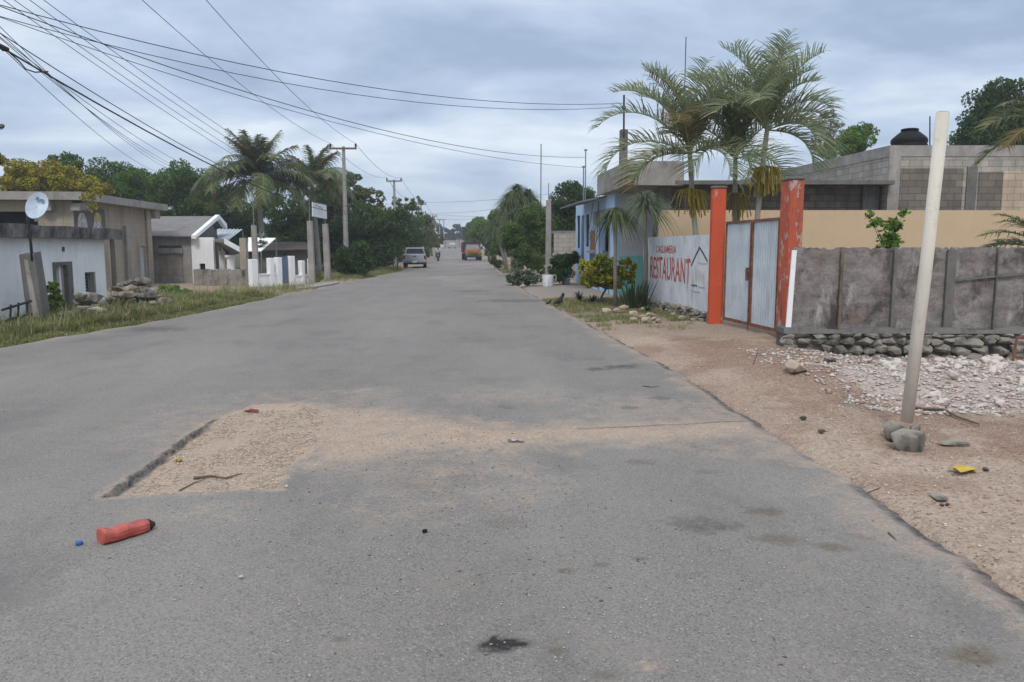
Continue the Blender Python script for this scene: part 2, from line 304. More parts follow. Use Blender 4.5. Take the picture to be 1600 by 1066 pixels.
# ------------------------------------------------------------------ mesh builder
class MB:
    def __init__(s): s.v = []; s.f = []
    def add(s, vs, fs):
        o = len(s.v); s.v += [tuple(v) for v in vs]; s.f += [tuple(i + o for i in f) for f in fs]; return s
    def box(s, x0, x1, y0, y1, z0, z1, jit=0, rnd=None):
        vs = [(x, y, z) for z in (z0, z1) for y in (y0, y1) for x in (x0, x1)]
        return s.add(vs, [(0, 2, 3, 1), (4, 5, 7, 6), (0, 1, 5, 4), (2, 6, 7, 3), (0, 4, 6, 2), (1, 3, 7, 5)])
    def bbox(s, x0, x1, y0, y1, z0, z1, b=.01):
        """box with chamfered edges"""
        vs = []; 
        for z, i in ((z0, b), (z0 + b, 0), (z1 - b, 0), (z1, b)):
            k = b if i == 0 else b + i
            xa, xb, ya, yb = x0 + i, x1 - i, y0 + i, y1 - i
            c = b
            vs += [(xa + c, ya, z), (xb - c, ya, z), (xb, ya + c, z), (xb, yb - c, z), (xb - c, yb, z), (xa + c, yb, z), (xa, yb - c, z), (xa, ya + c, z)]
        fs = [tuple(range(7, -1, -1)), tuple(range(24, 32))]
        for r in range(3):
            for k in range(8): fs.append((r * 8 + k, r * 8 + (k + 1) % 8, r * 8 + 8 + (k + 1) % 8, r * 8 + 8 + k))
        return s.add(vs, fs)
    def hexa(s, b4, t4):
        """bottom 4 (ccw) and top 4 corners"""
        return s.add(list(b4) + list(t4), [(3, 2, 1, 0), (4, 5, 6, 7)] + [(i, (i + 1) % 4, 4 + (i + 1) % 4, 4 + i) for i in range(4)])
    def tube(s, pts, rad, n=8, cap=True):
        pts = [Vector(p) for p in pts]; rad = rad if isinstance(rad, (list, tuple)) else [rad] * len(pts)
        o = len(s.v); up = None
        for i, p in enumerate(pts):
            t = (pts[min(i + 1, len(pts) - 1)] - pts[max(i - 1, 0)]).normalized()
            if up is None: up = Vector((0, 0, 1)) if abs(t.z) < .9 else Vector((1, 0, 0))
            a = t.cross(up).normalized(); b_ = a.cross(t).normalized(); up = b_
            for k in range(n):
                q = 2 * PI * k / n + PI / n; s.v.append(tuple(p + a * math.cos(q) * rad[i] + b_ * math.sin(q) * rad[i]))
        for i in range(len(pts) - 1):
            for k in range(n): s.f.append((o + i * n + k, o + i * n + (k + 1) % n, o + (i + 1) * n + (k + 1) % n, o + (i + 1) * n + k))
        if cap: s.f.append(tuple(o + k for k in range(n - 1, -1, -1))); s.f.append(tuple(o + (len(pts) - 1) * n + k for k in range(n)))
        return s
    def lathe(s, prof, n=24, c=(0, 0, 0), sx=1, sy=1):
        o = len(s.v)
        for r, z in prof:
            for k in range(n): s.v.append((c[0] + sx * r * math.cos(2 * PI * k / n), c[1] + sy * r * math.sin(2 * PI * k / n), c[2] + z))
        for i in range(len(prof) - 1):
            for k in range(n): s.f.append((o + i * n + k, o + i * n + (k + 1) % n, o + (i + 1) * n + (k + 1) % n, o + (i + 1) * n + k))
        s.f.append(tuple(o + k for k in range(n - 1, -1, -1))); s.f.append(tuple(o + (len(prof) - 1) * n + k for k in range(n)))
        return s
    def rock(s, c, sx, sy, sz, rnd, flat=.0, sub=None):
        """angular broken stone: convex hull of points on a warped ellipsoid"""
        rot = rnd.random() * 6.28; cr, sr = math.cos(rot), math.sin(rot); b = bmesh.new()
        if flat: rot = flat; cr, sr = 1, 0
        for i in range(22):
            z = rnd.uniform(-1, 1); a = rnd.uniform(0, 6.28); r_ = math.sqrt(1 - z * z); x, y = r_ * math.cos(a), r_ * math.sin(a)
            k = 1 / max(abs(x), abs(y), abs(z)) ** .55 * rnd.uniform(.82, 1.0)
            b.verts.new((x * k * sx, y * k * sy, z * k * sz))
        h = bmesh.ops.convex_hull(b, input=b.verts[:]); b.verts.ensure_lookup_table()
        for v in [v for v in b.verts if not v.link_faces]: b.verts.remove(v)
        bmesh.ops.dissolve_limit(b, angle_limit=R(14), verts=b.verts[:], edges=b.edges[:])
        b.verts.index_update(); o = len(s.v)
        for v in b.verts: s.v.append((c[0] + v.co.x * cr - v.co.y * sr, c[1] + v.co.x * sr + v.co.y * cr, c[2] + v.co.z))
        for f in b.faces: s.f.append(tuple(o + v.index for v in f.verts))
        b.free(); return s
    def build(s, name, mat, parent=None, smooth=False, org=None):
        me = bpy.data.meshes.new(name); v = s.v
        if org is not None: v = [(a[0] - org[0], a[1] - org[1], a[2] - org[2]) for a in v]
        me.from_pydata(v, [], s.f); me.materials.append(mat)
        if smooth: me.polygons.foreach_set('use_smooth', [True] * len(me.polygons))
        me.update(); o = bpy.data.objects.new(name, me); C.objects.link(o)
        if parent: o.parent = parent
        elif org is not None: o.location = org
        return o
def tag(o, label=None, cat=None, group=None, kind=None):
    if label: o['label'] = label
    if cat: o['category'] = cat
    if group: o['group'] = group
    if kind: o['kind'] = kind
    return o
def thing(name, label, cat, loc=(0, 0, 0), rz=0., group=None):
    o = bpy.data.objects.new(name, None); C.objects.link(o); o.location = loc; o.rotation_euler = (0, 0, rz); o.empty_display_size = .2
    return tag(o, label, cat, group)
def npmesh(name, V, Fq, mat, parent=None, nside=4):
    me = bpy.data.meshes.new(name); nf = len(Fq)
    me.vertices.add(len(V)); me.vertices.foreach_set('co', np.asarray(V, np.float32).ravel())
    me.loops.add(nf * nside); me.loops.foreach_set('vertex_index', np.asarray(Fq, np.int32).ravel())
    me.polygons.add(nf); me.polygons.foreach_set('loop_start', np.arange(nf, dtype=np.int32) * nside); me.polygons.foreach_set('loop_total', np.full(nf, nside, np.int32))
    me.materials.append(mat); me.update(calc_edges=True); me.validate()
    o = bpy.data.objects.new(name, me); C.objects.link(o)
    if parent: o.parent = parent
    return o
def copy_tree(o, parent=None):
    c = o.copy(); C.objects.link(c)
    if parent: c.parent = parent
    for ch in [k for k in o.children]: copy_tree(ch, c)
    return c

# ------------------------------------------------------------------ road
RE = [(1640, 955), (1600, 925), (1545, 888), (1460, 832), (1400, 790), (1330, 745), (1240, 695), (1183, 660), (1130, 625), (1060, 580), (1000, 548), (940, 515), (900, 495), (860, 474), (830, 458), (812, 446), (793, 431), (776, 419)]
LE = [(0, 541), (100, 524), (200, 508), (300, 490), (400, 469), (470, 455), (520, 445), (570, 435), (620, 425)]
re_ = [(-30, 3.5), (0, 3.0)] + [(G(*p).y, G(*p).x) for p in RE] + [(93, -2.9), (150, -8.2), (200, -13.3), (260, -20)]
le_ = [(-30, -8.6), (0, -8.5), (8, -8.5)] + [(G(*p).y, G(*p).x) for p in LE] + [(75, -8.9), (93, -10.4), (150, -14.6), (200, -18.2), (260, -25)]
re_y, re_x = zip(*re_); le_y, le_x = zip(*le_)
def redge(Y): return np.interp(Y, re_y, re_x)
def ledge(Y): return np.interp(Y, le_y, le_x)
def nrise(Y): t = np.clip((Y - 90) / 110., 0, 1); return 1.3 * t * t * (3 - 2 * t)
ys = [-12., -6, -2, 0, .8]; 
while ys[-1] < 14: ys.append(ys[-1] + max(.022, .0048 * ys[-1]))
while ys[-1] < 206: ys.append(ys[-1] * 1.012)
ys = np.array(ys); nu = 400
us = np.concatenate([np.linspace(0, .3, 50, endpoint=False), np.linspace(.3, 1, nu - 50)])
Yg, Ug = np.meshgrid(ys, us, indexing='ij')
rj = (fbm(Yg * 3.1, Yg * 0 + 3, 5) - .5) * .15 + (vn(Yg * 14, Yg * 0 + 9) - .5) * .035
lj = (fbm(Yg * 1.3, Yg * 0 + 31, 4) - .5) * .35
Re = redge(Yg) + rj; Le = ledge(Yg) + lj
Xg = Le + (Re - Le) * Ug
hole = [G(165, 776), G(225, 731), G(285, 686), G(330, 657), G(395, 634), G(470, 628), G(520, 645), G(500, 690), G(461, 728), G(440, 766), G(300, 772)]
sd_h = sdist(hole, Xg, Yg) + (fbm(Xg * 9, Yg * 9, 3) - .5) * .07 + (fbm(Xg * 2.2, Yg * 2.2, 4) - .5) * .35 * sst(.25, 1.0, Xg - (-2.6 + (Yg - 5) * .12))
hl = [G(165, 776), G(225, 731), G(285, 686), G(330, 657)]
dist_left = np.full(Xg.shape, 9.)
for a, b in zip(hl[:-1], hl[1:]):
    dx, dy = b.x - a.x, b.y - a.y; t = np.clip(((Xg - a.x) * dx + (Yg - a.y) * dy) / (dx * dx + dy * dy), 0, 1); dist_left = np.minimum(dist_left, np.hypot(Xg - a.x - t * dx, Yg - a.y - t * dy))
far = sst(6.6, 8.2, Yg)
soft = .022 + .5 * far + .10 * sst(.5, 1.2, dist_left)
dep = sst(0, 1, np.clip(sd_h / soft, 0, 1)) * (.048 - .034 * far)
Zg = nrise(Yg) - dep * (1 - .55 * sst(.3, 1.5, dist_left)) + (fbm(Xg * 5, Yg * 5, 4) - .5) * .018 * sst(0, .08, sd_h)
Zg += (fbm(Xg * .6, Yg * .5, 3) - .5) * .02
edge_r = sst(.0, .16, Re - Xg); edge_l = sst(0, .2, Xg - Le)
Zg -= (1 - edge_r * edge_l) * .03
# the filled trench running right from the hole: a low sandy seam
tr = [G(440, 634), G(600, 648), G(800, 668), G(1000, 666), G(1185, 655), G(1230, 690), G(1185, 676), G(1000, 682), G(820, 696), G(620, 712), G(480, 730)]
sd_t = sdist(tr, Xg, Yg) + (fbm(Xg * 1.8, Yg * 1.8, 5) - .5) * .6 + (fbm(Xg * 6, Yg * 6, 4) - .5) * .3
dust = sst(-.45, .3, sd_t) * .95
dust = np.maximum(dust, sst(-.10, .06, sd_h + (fbm(Xg * 4, Yg * 4, 4) - .5) * .12))
halo = sst(-1.3, .1, sd_h + (fbm(Xg * 1.4 + 5, Yg * 1.4, 5) - .5) * 1.1) * .24 * sst(5.4, 6.6, Yg); dust = np.maximum(dust, halo)
for (px, py, rr, am) in [(690, 730, .75, .28), (620, 790, .55, .2), (560, 612, .4, .3), (1100, 640, 1.1, .34), (800, 618, .7, .25), (780, 760, .5, .2), (1010, 1040, .06, .6), (115, 897, .06, .5), (1180, 690, .7, .35), (330, 800, .4, .18)]:
    g = G(px, py); q = np.hypot((Xg - g.x) * .7, Yg - g.y) / rr; dust = np.maximum(dust, am * sst(1.1, .2, q + (fbm(Xg * 3, Yg * 3, 3) - .5) * .8))
edge_d = sst(.42, 0, Re - Xg + (fbm(Xg * 3, Yg * 3, 4) - .5) * .5); dust = np.maximum(dust, edge_d * .62)
dust = np.maximum(dust, sst(.5, 0, Xg - Le + (fbm(Xg * 1.5, Yg * 1.5, 4) - .5) * .8) * .5)
dust = np.maximum(dust, sst(.55, .8, fbm(Xg * .35, Yg * .12, 4)) * .35 * sst(20, 40, Yg))
dark = np.zeros(Xg.shape); mud = np.zeros(Xg.shape)
rndS = random.Random(4)
stains = [(1100, 820, .17, .5, 0), (1195, 799, .10, 1, 1), (1225, 843, .11, .8, 1), (1302, 857, .07, .9, 1), (1345, 840, .07, .5, 1), (785, 1010, .075, 1.6, 0), (1520, 1025, .10, 1, 1), (880, 893, .045, 1, 1), (940, 883, .035, .9, 1), (1004, 723, .09, .6, 1), (1103, 738, .07, .5, 1), (1035, 623, .11, .9, 1), (985, 638, .09, .8, 1), (790, 637, .1, .6, 1), (900, 622, .08, .4, 1),
          (975, 572, .20, .8, 0), (932, 576, .17, .7, 0), (800, 470, .9, .55, 0), (740, 455, .7, .35, 0), (245, 514, .55, .5, 0), (530, 1000, .03, .9, 1), (1070, 900, .035, .5, 1), (505, 580, .16, .3, 1), (1395, 770, .10, .4, 1), (870, 1018, .025, .9, 1), (1290, 830, .04, .6, 1), (790, 815, .09, .4, 1), (660, 760, .09, .35, 1), (725, 745, .07, .35, 1), (1000, 874, .03, .8, 1), (950, 1055, .04, .7, 1)]
for (px, py, rr, am, kind) in stains:
    g = G(px, py); a = rndS.uniform(-.5, .5); dx = Xg - g.x; dy = Yg - g.y
    q = np.hypot((dx * math.cos(a) + dy * math.sin(a)) / 1.5, (dy * math.cos(a) - dx * math.sin(a))) / rr + (fbm(Xg * 16, Yg * 16, 3) - .5) * 1.1
    v = am * sst(1.15, .35, q)
    if kind: mud = np.maximum(mud, v)
    else: dark = np.maximum(dark, v)
# shadow painted along the hole's broken left lip and the carriageway's frayed right edge
lip = sst(.034, .0, np.abs(sd_h - .012)) * sst(.10, .02, dist_left); dark = np.maximum(dark, lip); dust *= (1 - lip * .95)
ed = sst(.10, .0, np.abs(Re - Xg - .02)) * sst(.34, .55, fbm(Yg * 2.2, Xg * .5, 3)); dark = np.maximum(dark, ed * .85); dust *= (1 - ed * .7)
seam = np.full(Xg.shape, 9.)
for a, b in ((G(905, 671), G(1060, 664)), (G(1060, 664), G(1183, 657))):
    dx, dy = b.x - a.x, b.y - a.y; t = np.clip(((Xg - a.x) * dx + (Yg - a.y) * dy) / (dx * dx + dy * dy), 0, 1); seam = np.minimum(seam, np.hypot(Xg - a.x - t * dx, Yg - a.y - t * dy + (fbm(Xg * 5, Xg * 0, 3) - .5) * .05))
dark = np.maximum(dark, sst(.035, .005, seam) * .7)
ny = len(ys); NU = len(us)
V = np.stack([Xg, Yg, Zg], -1).reshape(-1, 3)
i0 = (np.arange(ny - 1)[:, None] * NU + np.arange(NU - 1)[None]).ravel()
Fq = np.stack([i0, i0 + 1, i0 + NU + 1, i0 + NU], -1)
# side skirts give the carriageway its thickness
sk = len(V); a0 = np.arange(ny) * NU; b0 = a0 + NU - 1
VL = V[a0].copy(); VL[:, 2] -= .16; VR = V[b0].copy(); VR[:, 2] -= .16
V = np.concatenate([V, VL, VR])
j = np.arange(ny - 1)
Fq = np.concatenate([Fq, np.stack([a0[:-1], a0[1:], sk + j + 1, sk + j], -1), np.stack([b0[1:], b0[:-1], sk + ny + j, sk + ny + j + 1], -1)])
road = npmesh('road', V, Fq, M['road']); tag(road, kind='structure')
for nm, arr in (('dust', dust), ('dark', dark), ('mud', mud)):
    full = np.concatenate([arr.ravel(), arr[:, 0], arr[:, -1]]).astype(np.float32)
    at = road.data.attributes.new(nm, 'FLOAT', 'POINT'); at.data.foreach_set('value', full)
road.data.polygons.foreach_set('use_smooth', [True] * len(road.data.polygons))

# ------------------------------------------------------------------ ground
def seg(*p):
    o = []
    for a, b, st in p: o += list(np.arange(a, b, st))
    return np.array(o)
gx = seg((-600, -60, 45), (-60, -30, 3), (-30, -7, .35), (-7, 1.4, .6), (1.4, 9, .055), (9, 20, .5), (20, 60, 4), (60, 641, 45))
gy = seg((-30, 2, 1.5), (2, 15, .065), (15, 45, .25), (45, 300, 3.5), (300, 1200, 60))
Y2, X2 = np.meshgrid(gy, gx, indexing='ij')
dr = X2 - redge(Y2); dl = ledge(Y2) - X2; outd = np.maximum(dr, dl)
zr = nrise(Y2)
lump = (fbm(X2 * 2.5, Y2 * 2.5, 5) - .5)
Z2 = np.where(outd > 0, -.03 + .09 * lump * sst(0, .6, outd) , 0) + (fbm(X2 * .3, Y2 * .3, 3) - .5) * .12 * sst(.5, 3, outd)
Z2 = Z2 * sst(-.2, .1, outd) - .15 * sst(.12, -.12, outd) + zr
def bumpat(px, py, r, h, ex=1.):
    g = G(px, py); return h * np.exp(-(((X2 - g.x) / (r * ex)) ** 2 + ((Y2 - g.y) / r) ** 2))
Z2 += bumpat(1260, 585, .5, .13, 1.5) + bumpat(1190, 575, .5, .05, 2) + bumpat(1450, 615, .9, -.06, 2) + bumpat(1520, 590, 1.2, .02, 1.5)
Z2 += (fbm(X2 * 9, Y2 * 9, 3) - .5) * .03 * sst(.2, .6, dr) * (Y2 < 16)
Z2 -= .25 * sst(0, 1, (Y2 - 300) / 100)
Z2 -= .13 * sst(10.2, 11.9, Y2) * sst(4.3, 5.6, X2) * (Y2 < 12.9)
col = np.zeros(X2.shape + (3,))
def lay(mask, c):
    global col
    mask = np.asarray(mask, float); col = col * (1 - mask[..., None]) + np.array(c) * mask[..., None]
n3 = fbm(X2 * .8, Y2 * .8, 5); n4 = fbm(X2 * 2.3 + 40, Y2 * 2.3, 5)
lay(np.ones(X2.shape), (.44, .34, .265))
lay(sst(.4, .6, n3) * .7, (.55, .44, .36)); lay(sst(.52, .62, n4) * .5, (.33, .21, .155))
lay(sst(-.5, .2, dl) * 1., (.30, .25, .17)); lay(((dl > 0) & (Y2 < 27)) * sst(.3, .6, n3), (.17, .17, .09))
lay(((dl > -0.5) & (Y2 > 27)) * .9, (.42, .33, .25)); lay(((dl > 0) & (Y2 > 38)) * sst(.3, .45, n3), (.20, .20, .11)); lay((dl > 3.5) & (Y2 > 44), (.07, .085, .04)); lay((dr > 3) & (Y2 > 44), (.07, .085, .04))
red = sdist([G(1020, 520), G(1225, 540), G(1300, 565), G(1400, 620), G(1560, 650), G(1700, 665), G(1700, 720), G(1560, 700), G(1480, 670), G(1300, 628), G(1180, 600), G(1060, 560)], X2, Y2) + (n4 - .5) * 1.1
lay(sst(-.25, .35, red) * .62, (.28, .165, .12))
wht = sdist([G(1270, 575), G(1370, 560), G(1470, 548), G(1700, 545), G(1750, 640), G(1600, 640), G(1480, 640), G(1380, 612)], X2, Y2) + (n4 - .5) * .4
lay(sst(-.1, .15, wht) * .95, (.56, .49, .44))
lay((dr > 0) * sst(13.5, 15, Y2) * .7, (.36, .29, .23)); lay((dr > .1) * sst(17, 18.5, Y2) * sst(26, 24, Y2) * .8, (.22, .19, .14))
lay((dr > 0) * sst(25.5, 26.5, Y2) * sst(34, 32, Y2), (.36, .33, .31))
lay((dr > 0) * sst(45, 60, Y2) * .5, (.25, .24, .15))
lay(sst(4.5, 6, dr) * (Y2 > 12.6) * .8, (.25, .21, .16))
lay(sst(220, 300, Y2), (.14, .15, .09)); lay(sst(30, 60, np.abs(X2)), (.14, .15, .09))
V = np.stack([X2, Y2, Z2], -1).reshape(-1, 3); n_ = len(gx)
i0 = (np.arange(len(gy) - 1)[:, None] * n_ + np.arange(n_ - 1)[None]).ravel()
ground = npmesh('ground', V, np.stack([i0, i0 + 1, i0 + n_ + 1, i0 + n_], -1), M['soil']); tag(ground, kind='structure')
ca = ground.data.color_attributes.new('soil', 'FLOAT_COLOR', 'POINT'); ca.data.foreach_set('color', np.concatenate([col.reshape(-1, 3), np.ones((len(V), 1))], 1).astype(np.float32).ravel())
ground.data.polygons.foreach_set('use_smooth', [True] * len(ground.data.polygons))
def gz(x, y):
    i = min(max(np.searchsorted(gy, y) - 1, 0), len(gy) - 2); k = min(max(np.searchsorted(gx, x) - 1, 0), len(gx) - 2)
    fy = (y - gy[i]) / (gy[i + 1] - gy[i]); fx = (x - gx[k]) / (gx[k + 1] - gx[k])
    return float((Z2[i, k] * (1 - fx) + Z2[i, k + 1] * fx) * (1 - fy) + (Z2[i + 1, k] * (1 - fx) + Z2[i + 1, k + 1] * fx) * fy)
_rp = road.data.vertices
def rz_(x, y):
    i = min(max(int(np.searchsorted(ys, y)), 0), ny - 1); u = (x - Le[i, 0]) / (Re[i, 0] - Le[i, 0]); k = int(np.clip(np.searchsorted(us, u), 0, NU - 1)); return float(Zg[i, k])

# ------------------------------------------------------------------ foliage
def leaves_np(cen, size, rs, up=.3, asp=.5):
    n = len(cen); d = rs.normal(size=(n, 3)); d /= np.linalg.norm(d, axis=1)[:, None]
    nn = rs.normal(size=(n, 3)); nn[:, 2] += up * 2; nn -= d * (nn * d).sum(1)[:, None]; nn /= np.linalg.norm(nn, axis=1)[:, None] + 1e-9
    s = np.cross(nn, d); L_ = size * rs.uniform(.6, 1.3, n)[:, None]; W = L_ * asp
    a = cen - d * L_ * .5; b = cen + s * W * .5 - nn * L_ * .08; c = cen + d * L_ * .5; e = cen - s * W * .5 - nn * L_ * .08
    V = np.stack([a, b, c, e], 1).reshape(-1, 3); return V, np.arange(n * 4).reshape(-1, 4)
def crown_pts(ells, n, rs, clump=.28, nsub=14):
    vol = np.array([e[3] * e[5] for e in ells]); cnt = (n * vol / vol.sum()).astype(int); out = []
    for (x, y, z, rx, ry, rz), k in zip(ells, cnt):
        ns = max(4, int(nsub)); q = rs.normal(size=(ns, 3)); q /= np.linalg.norm(q, axis=1)[:, None]; q *= rs.uniform(.35, 1, (ns, 1)) ** .6 * .86
        cs = q * np.array([rx, ry, rz]) + np.array([x, y, z]); rr = np.array([rx, ry, rz]).mean() * clump * rs.uniform(.7, 1.35, ns)
        idx = rs.randint(0, ns, k); p = rs.normal(size=(k, 3)); p /= np.linalg.norm(p, axis=1)[:, None]; p *= rs.uniform(.3, 1, (k, 1)) ** .5
        p[:, 2] *= .75
        out.append(cs[idx] + p * rr[idx][:, None])
    return np.concatenate(out)
seedc = [100]
def tree(name, label, base, ells, mat, n=6000, leaf=.16, trunk_r=.15, group=None, cat='tree', clump=.34, nsub=14, limbs=5, bark='bark', asp=.5, extra=None):
    """base world point, ells = crown ellipsoids in world coordinates"""
    seedc[0] += 1; rs = np.random.RandomState(seedc[0]); rd = random.Random(seedc[0])
    root = thing(name, label, cat, base, 0, group); B = np.array(base)
    el = [(e[0] - B[0], e[1] - B[1], e[2] - B[2], e[3], e[4], e[5]) for e in ells]
    V, Fq = leaves_np(crown_pts(el, n, rs, clump, nsub), leaf, rs, asp=asp); npmesh('crown', V, Fq, M[mat], root)
    if trunk_r:
        mb = MB(); cz = min(e[2] - e[5] for e in el); top = Vector((np.mean([e[0] for e in el]), np.mean([e[1] for e in el]), max(cz, .5)))
        mb.tube([(0, 0, -.1), (top.x * .3 + rd.uniform(-.1, .1), top.y * .3, top.z * .5), top], [trunk_r * 1.2, trunk_r, trunk_r * .8], 8)
        for e in el:
            for k in range(limbs):
                t = Vector((e[0] + rd.uniform(-.6, .6) * e[3], e[1] + rd.uniform(-.6, .6) * e[4], e[2] + rd.uniform(-.2, .75) * e[5]))
                mid = top.lerp(t, .5) + Vector((rd.uniform(-.2, .2), rd.uniform(-.2, .2), rd.uniform(0, .3))) * e[3] * .5
                mb.tube([top, mid, t], [trunk_r * .55, trunk_r * .32, trunk_r * .08], 5)
        mb.build('trunk', M[bark], root, True)
    return root
def E(px, py, Y, rx, ry, depth=None):
    """crown ellipsoid from its place in the photo at real distance Y"""
    p = P(px, py, Y); k = Y / F; return (p.x, p.y, p.z, rx * k, (depth or rx * k), ry * k)
def base(px, Y): x = (px - 800) / F * Y * 1.0; return (x, Y, rise(Y) + (gz(x, Y) - rise(Y)) - .02)

def frond(L_, el0, droop, ll, n, rd, w=.028, start=.12, hang=.5, vee=.5, r0=.022, dpow=1.4):
    """one pinnate palm leaf along +x: arching rachis with two ranks of narrow bending leaflets"""
    mr, ml = MB(), MB(); pts = []; a = el0; p = Vector((0, 0, 0)); st = 14; pts.append(p.copy())
    for i in range(st):
        a = el0 - droop * ((i + 1) / st) ** dpow; p = p + Vector((math.cos(a), 0, math.sin(a))) * (L_ / st); pts.append(p.copy())
    mr.tube(pts, [r0 * (1 - .85 * i / st) for i in range(st + 1)], 5)
    for i in range(n):
        s = start + (1 - start) * (i + .5) / n; q = s * st; k = min(int(q), st - 1); f = q - k; o = pts[k].lerp(pts[k + 1], f); t = (pts[k + 1] - pts[k]).normalized(); up = Vector((-t.z, 0, t.x))
        if up.z < 0: up = -up
        l = ll * (math.sin(PI * (.12 + .8 * s)) ** .7) * rd.uniform(.85, 1.1)
        for sd_ in (-1, 1):
            d = (Vector((0, sd_, 0)) * rd.uniform(.75, 1) + t * rd.uniform(.55, .85) + up * vee * rd.uniform(.5, 1.2)).normalized()
            wv = t.cross(d).normalized().cross(d).normalized() * w
            p0 = o; prev = None; vs = []; g = hang * rd.uniform(.6, 1.3)
            for j_ in range(4):
                u_ = j_ / 3; c = p0 + d * l * u_ + Vector((0, 0, -1)) * g * l * u_ * u_
                ww = w * (1, 1, .7, .08)[j_]; wd = wv.normalized() * ww * .5; vs += [c - wd, c + wd]
            ml.add(vs, [(0, 1, 3, 2), (2, 3, 5, 4), (4, 5, 7, 6)])
    return mr, ml
def palm(name, label, base_, crown, fronds, ll, nl, mat='palm', tr=.11, w=.03, seed=1, group=None, shaft=True, hang=.5, vee=.5, fruit=0, dry=0, bend=None, dpow=1.4):
    """fronds: list of (azimuth deg, elevation deg, droop deg, length)"""
    rd = random.Random(seed); root = thing(name, label, 'palm tree', base_, 0, group); b = Vector(base_); c = Vector(crown) - b
    mb = MB(); pts = []; rad = []
    for i in range(15):
        t = i / 14; q = c * t + (Vector(bend) * math.sin(PI * t) if bend else Vector()); q.z = c.z * t - (.1 if i == 0 else 0); pts.append(q); rad.append(tr * (1.25 - .35 * t) * (1 + .05 * (i % 2)))
    mb.tube(pts, rad, 10); mb.build('trunk', M['palmbark'], root, True)
    if shaft:
        d = (pts[-1] - pts[-2]).normalized(); MB().tube([pts[-1] - d * .75, pts[-1] - d * .4, pts[-1] + d * .1, pts[-1] + d * .35], [tr * .8, tr * 1.0, tr * .8, tr * .4], 10).build('crownshaft', M['crownshaft'], root, True)
    for (az, el, dp, L_) in fronds:
        mr, ml = frond(L_, R(el), R(dp), ll, nl, rd, w, hang=hang, vee=vee, dpow=dpow)
        fr = mr.build('frond', M['crownshaft'], root, True); fr.location = c + Vector((0, 0, .05)); fr.rotation_euler = (R(rd.uniform(-14, 14)), 0, R(az))
        dryf = rd.random() < dry
        lf = ml.build('leaflets', M['palm_dry' if dryf else mat], fr)
    for k in range(fruit):
        a = rd.uniform(0, 6.28); m2 = MB()
        for i in range(48):
            aa = a + rd.uniform(-1.6, 1.6); r_ = rd.uniform(.08, .55); m2.tube([(0, 0, 0), (math.cos(aa) * r_ * .7, math.sin(aa) * r_ * .7, -.08), (math.cos(aa) * r_, math.sin(aa) * r_, -rd.uniform(.12, .75))], [.009, .009, .014], 4)
        o = m2.build('fruit_cluster', M['fruit'], root); o.location = c - Vector((0, 0, .75)) * (1 if shaft else .2)
    return root
def tuft(name, label, base_, crown, n, L_, mat, seed, tr=.06, w=.03, cat='plant', group=None, trunk='palmbark', hang=1.2, elr=(-10, 85)):
    """grassy-headed plant: a thin trunk and a mop of long strap leaves"""
    rd = random.Random(seed); root = thing(name, label, cat, base_, 0, group); b = Vector(base_); m = MB()
    heads = crown if isinstance(crown, list) else [crown]
    if tr:
        mt = MB()
        for c in heads:
            c = Vector(c) - b; mt.tube([(0, 0, -.05), c * .5 + Vector((rd.uniform(-.04, .04), 0, 0)), c], [tr * 1.3, tr, tr * .7], 8)
        mt.build('trunk', M[trunk], root, True)
    for c in heads:
        c = Vector(c) - b
        for i in range(n):
            az = rd.uniform(0, 2 * PI); el = R(rd.uniform(*elr)); l = L_ * rd.uniform(.65, 1.1); d = Vector((math.cos(az) * math.cos(el), math.sin(az) * math.cos(el), math.sin(el))); sdv = Vector((-math.sin(az), math.cos(az), 0)); vs = []
            for j_ in range(6):
                t = j_ / 5; q = c + d * l * t + Vector((0, 0, -1)) * hang * l * t * t * .6; ww = w * (.8, 1, 1, .8, .5, .05)[j_] * .5; vs += [q - sdv * ww, q + sdv * ww]
            m.add(vs, [(0, 1, 3, 2), (2, 3, 5, 4), (4, 5, 7, 6), (6, 7, 9, 8), (8, 9, 11, 10)])
    m.build('leaf_crown', M[mat], root); return root

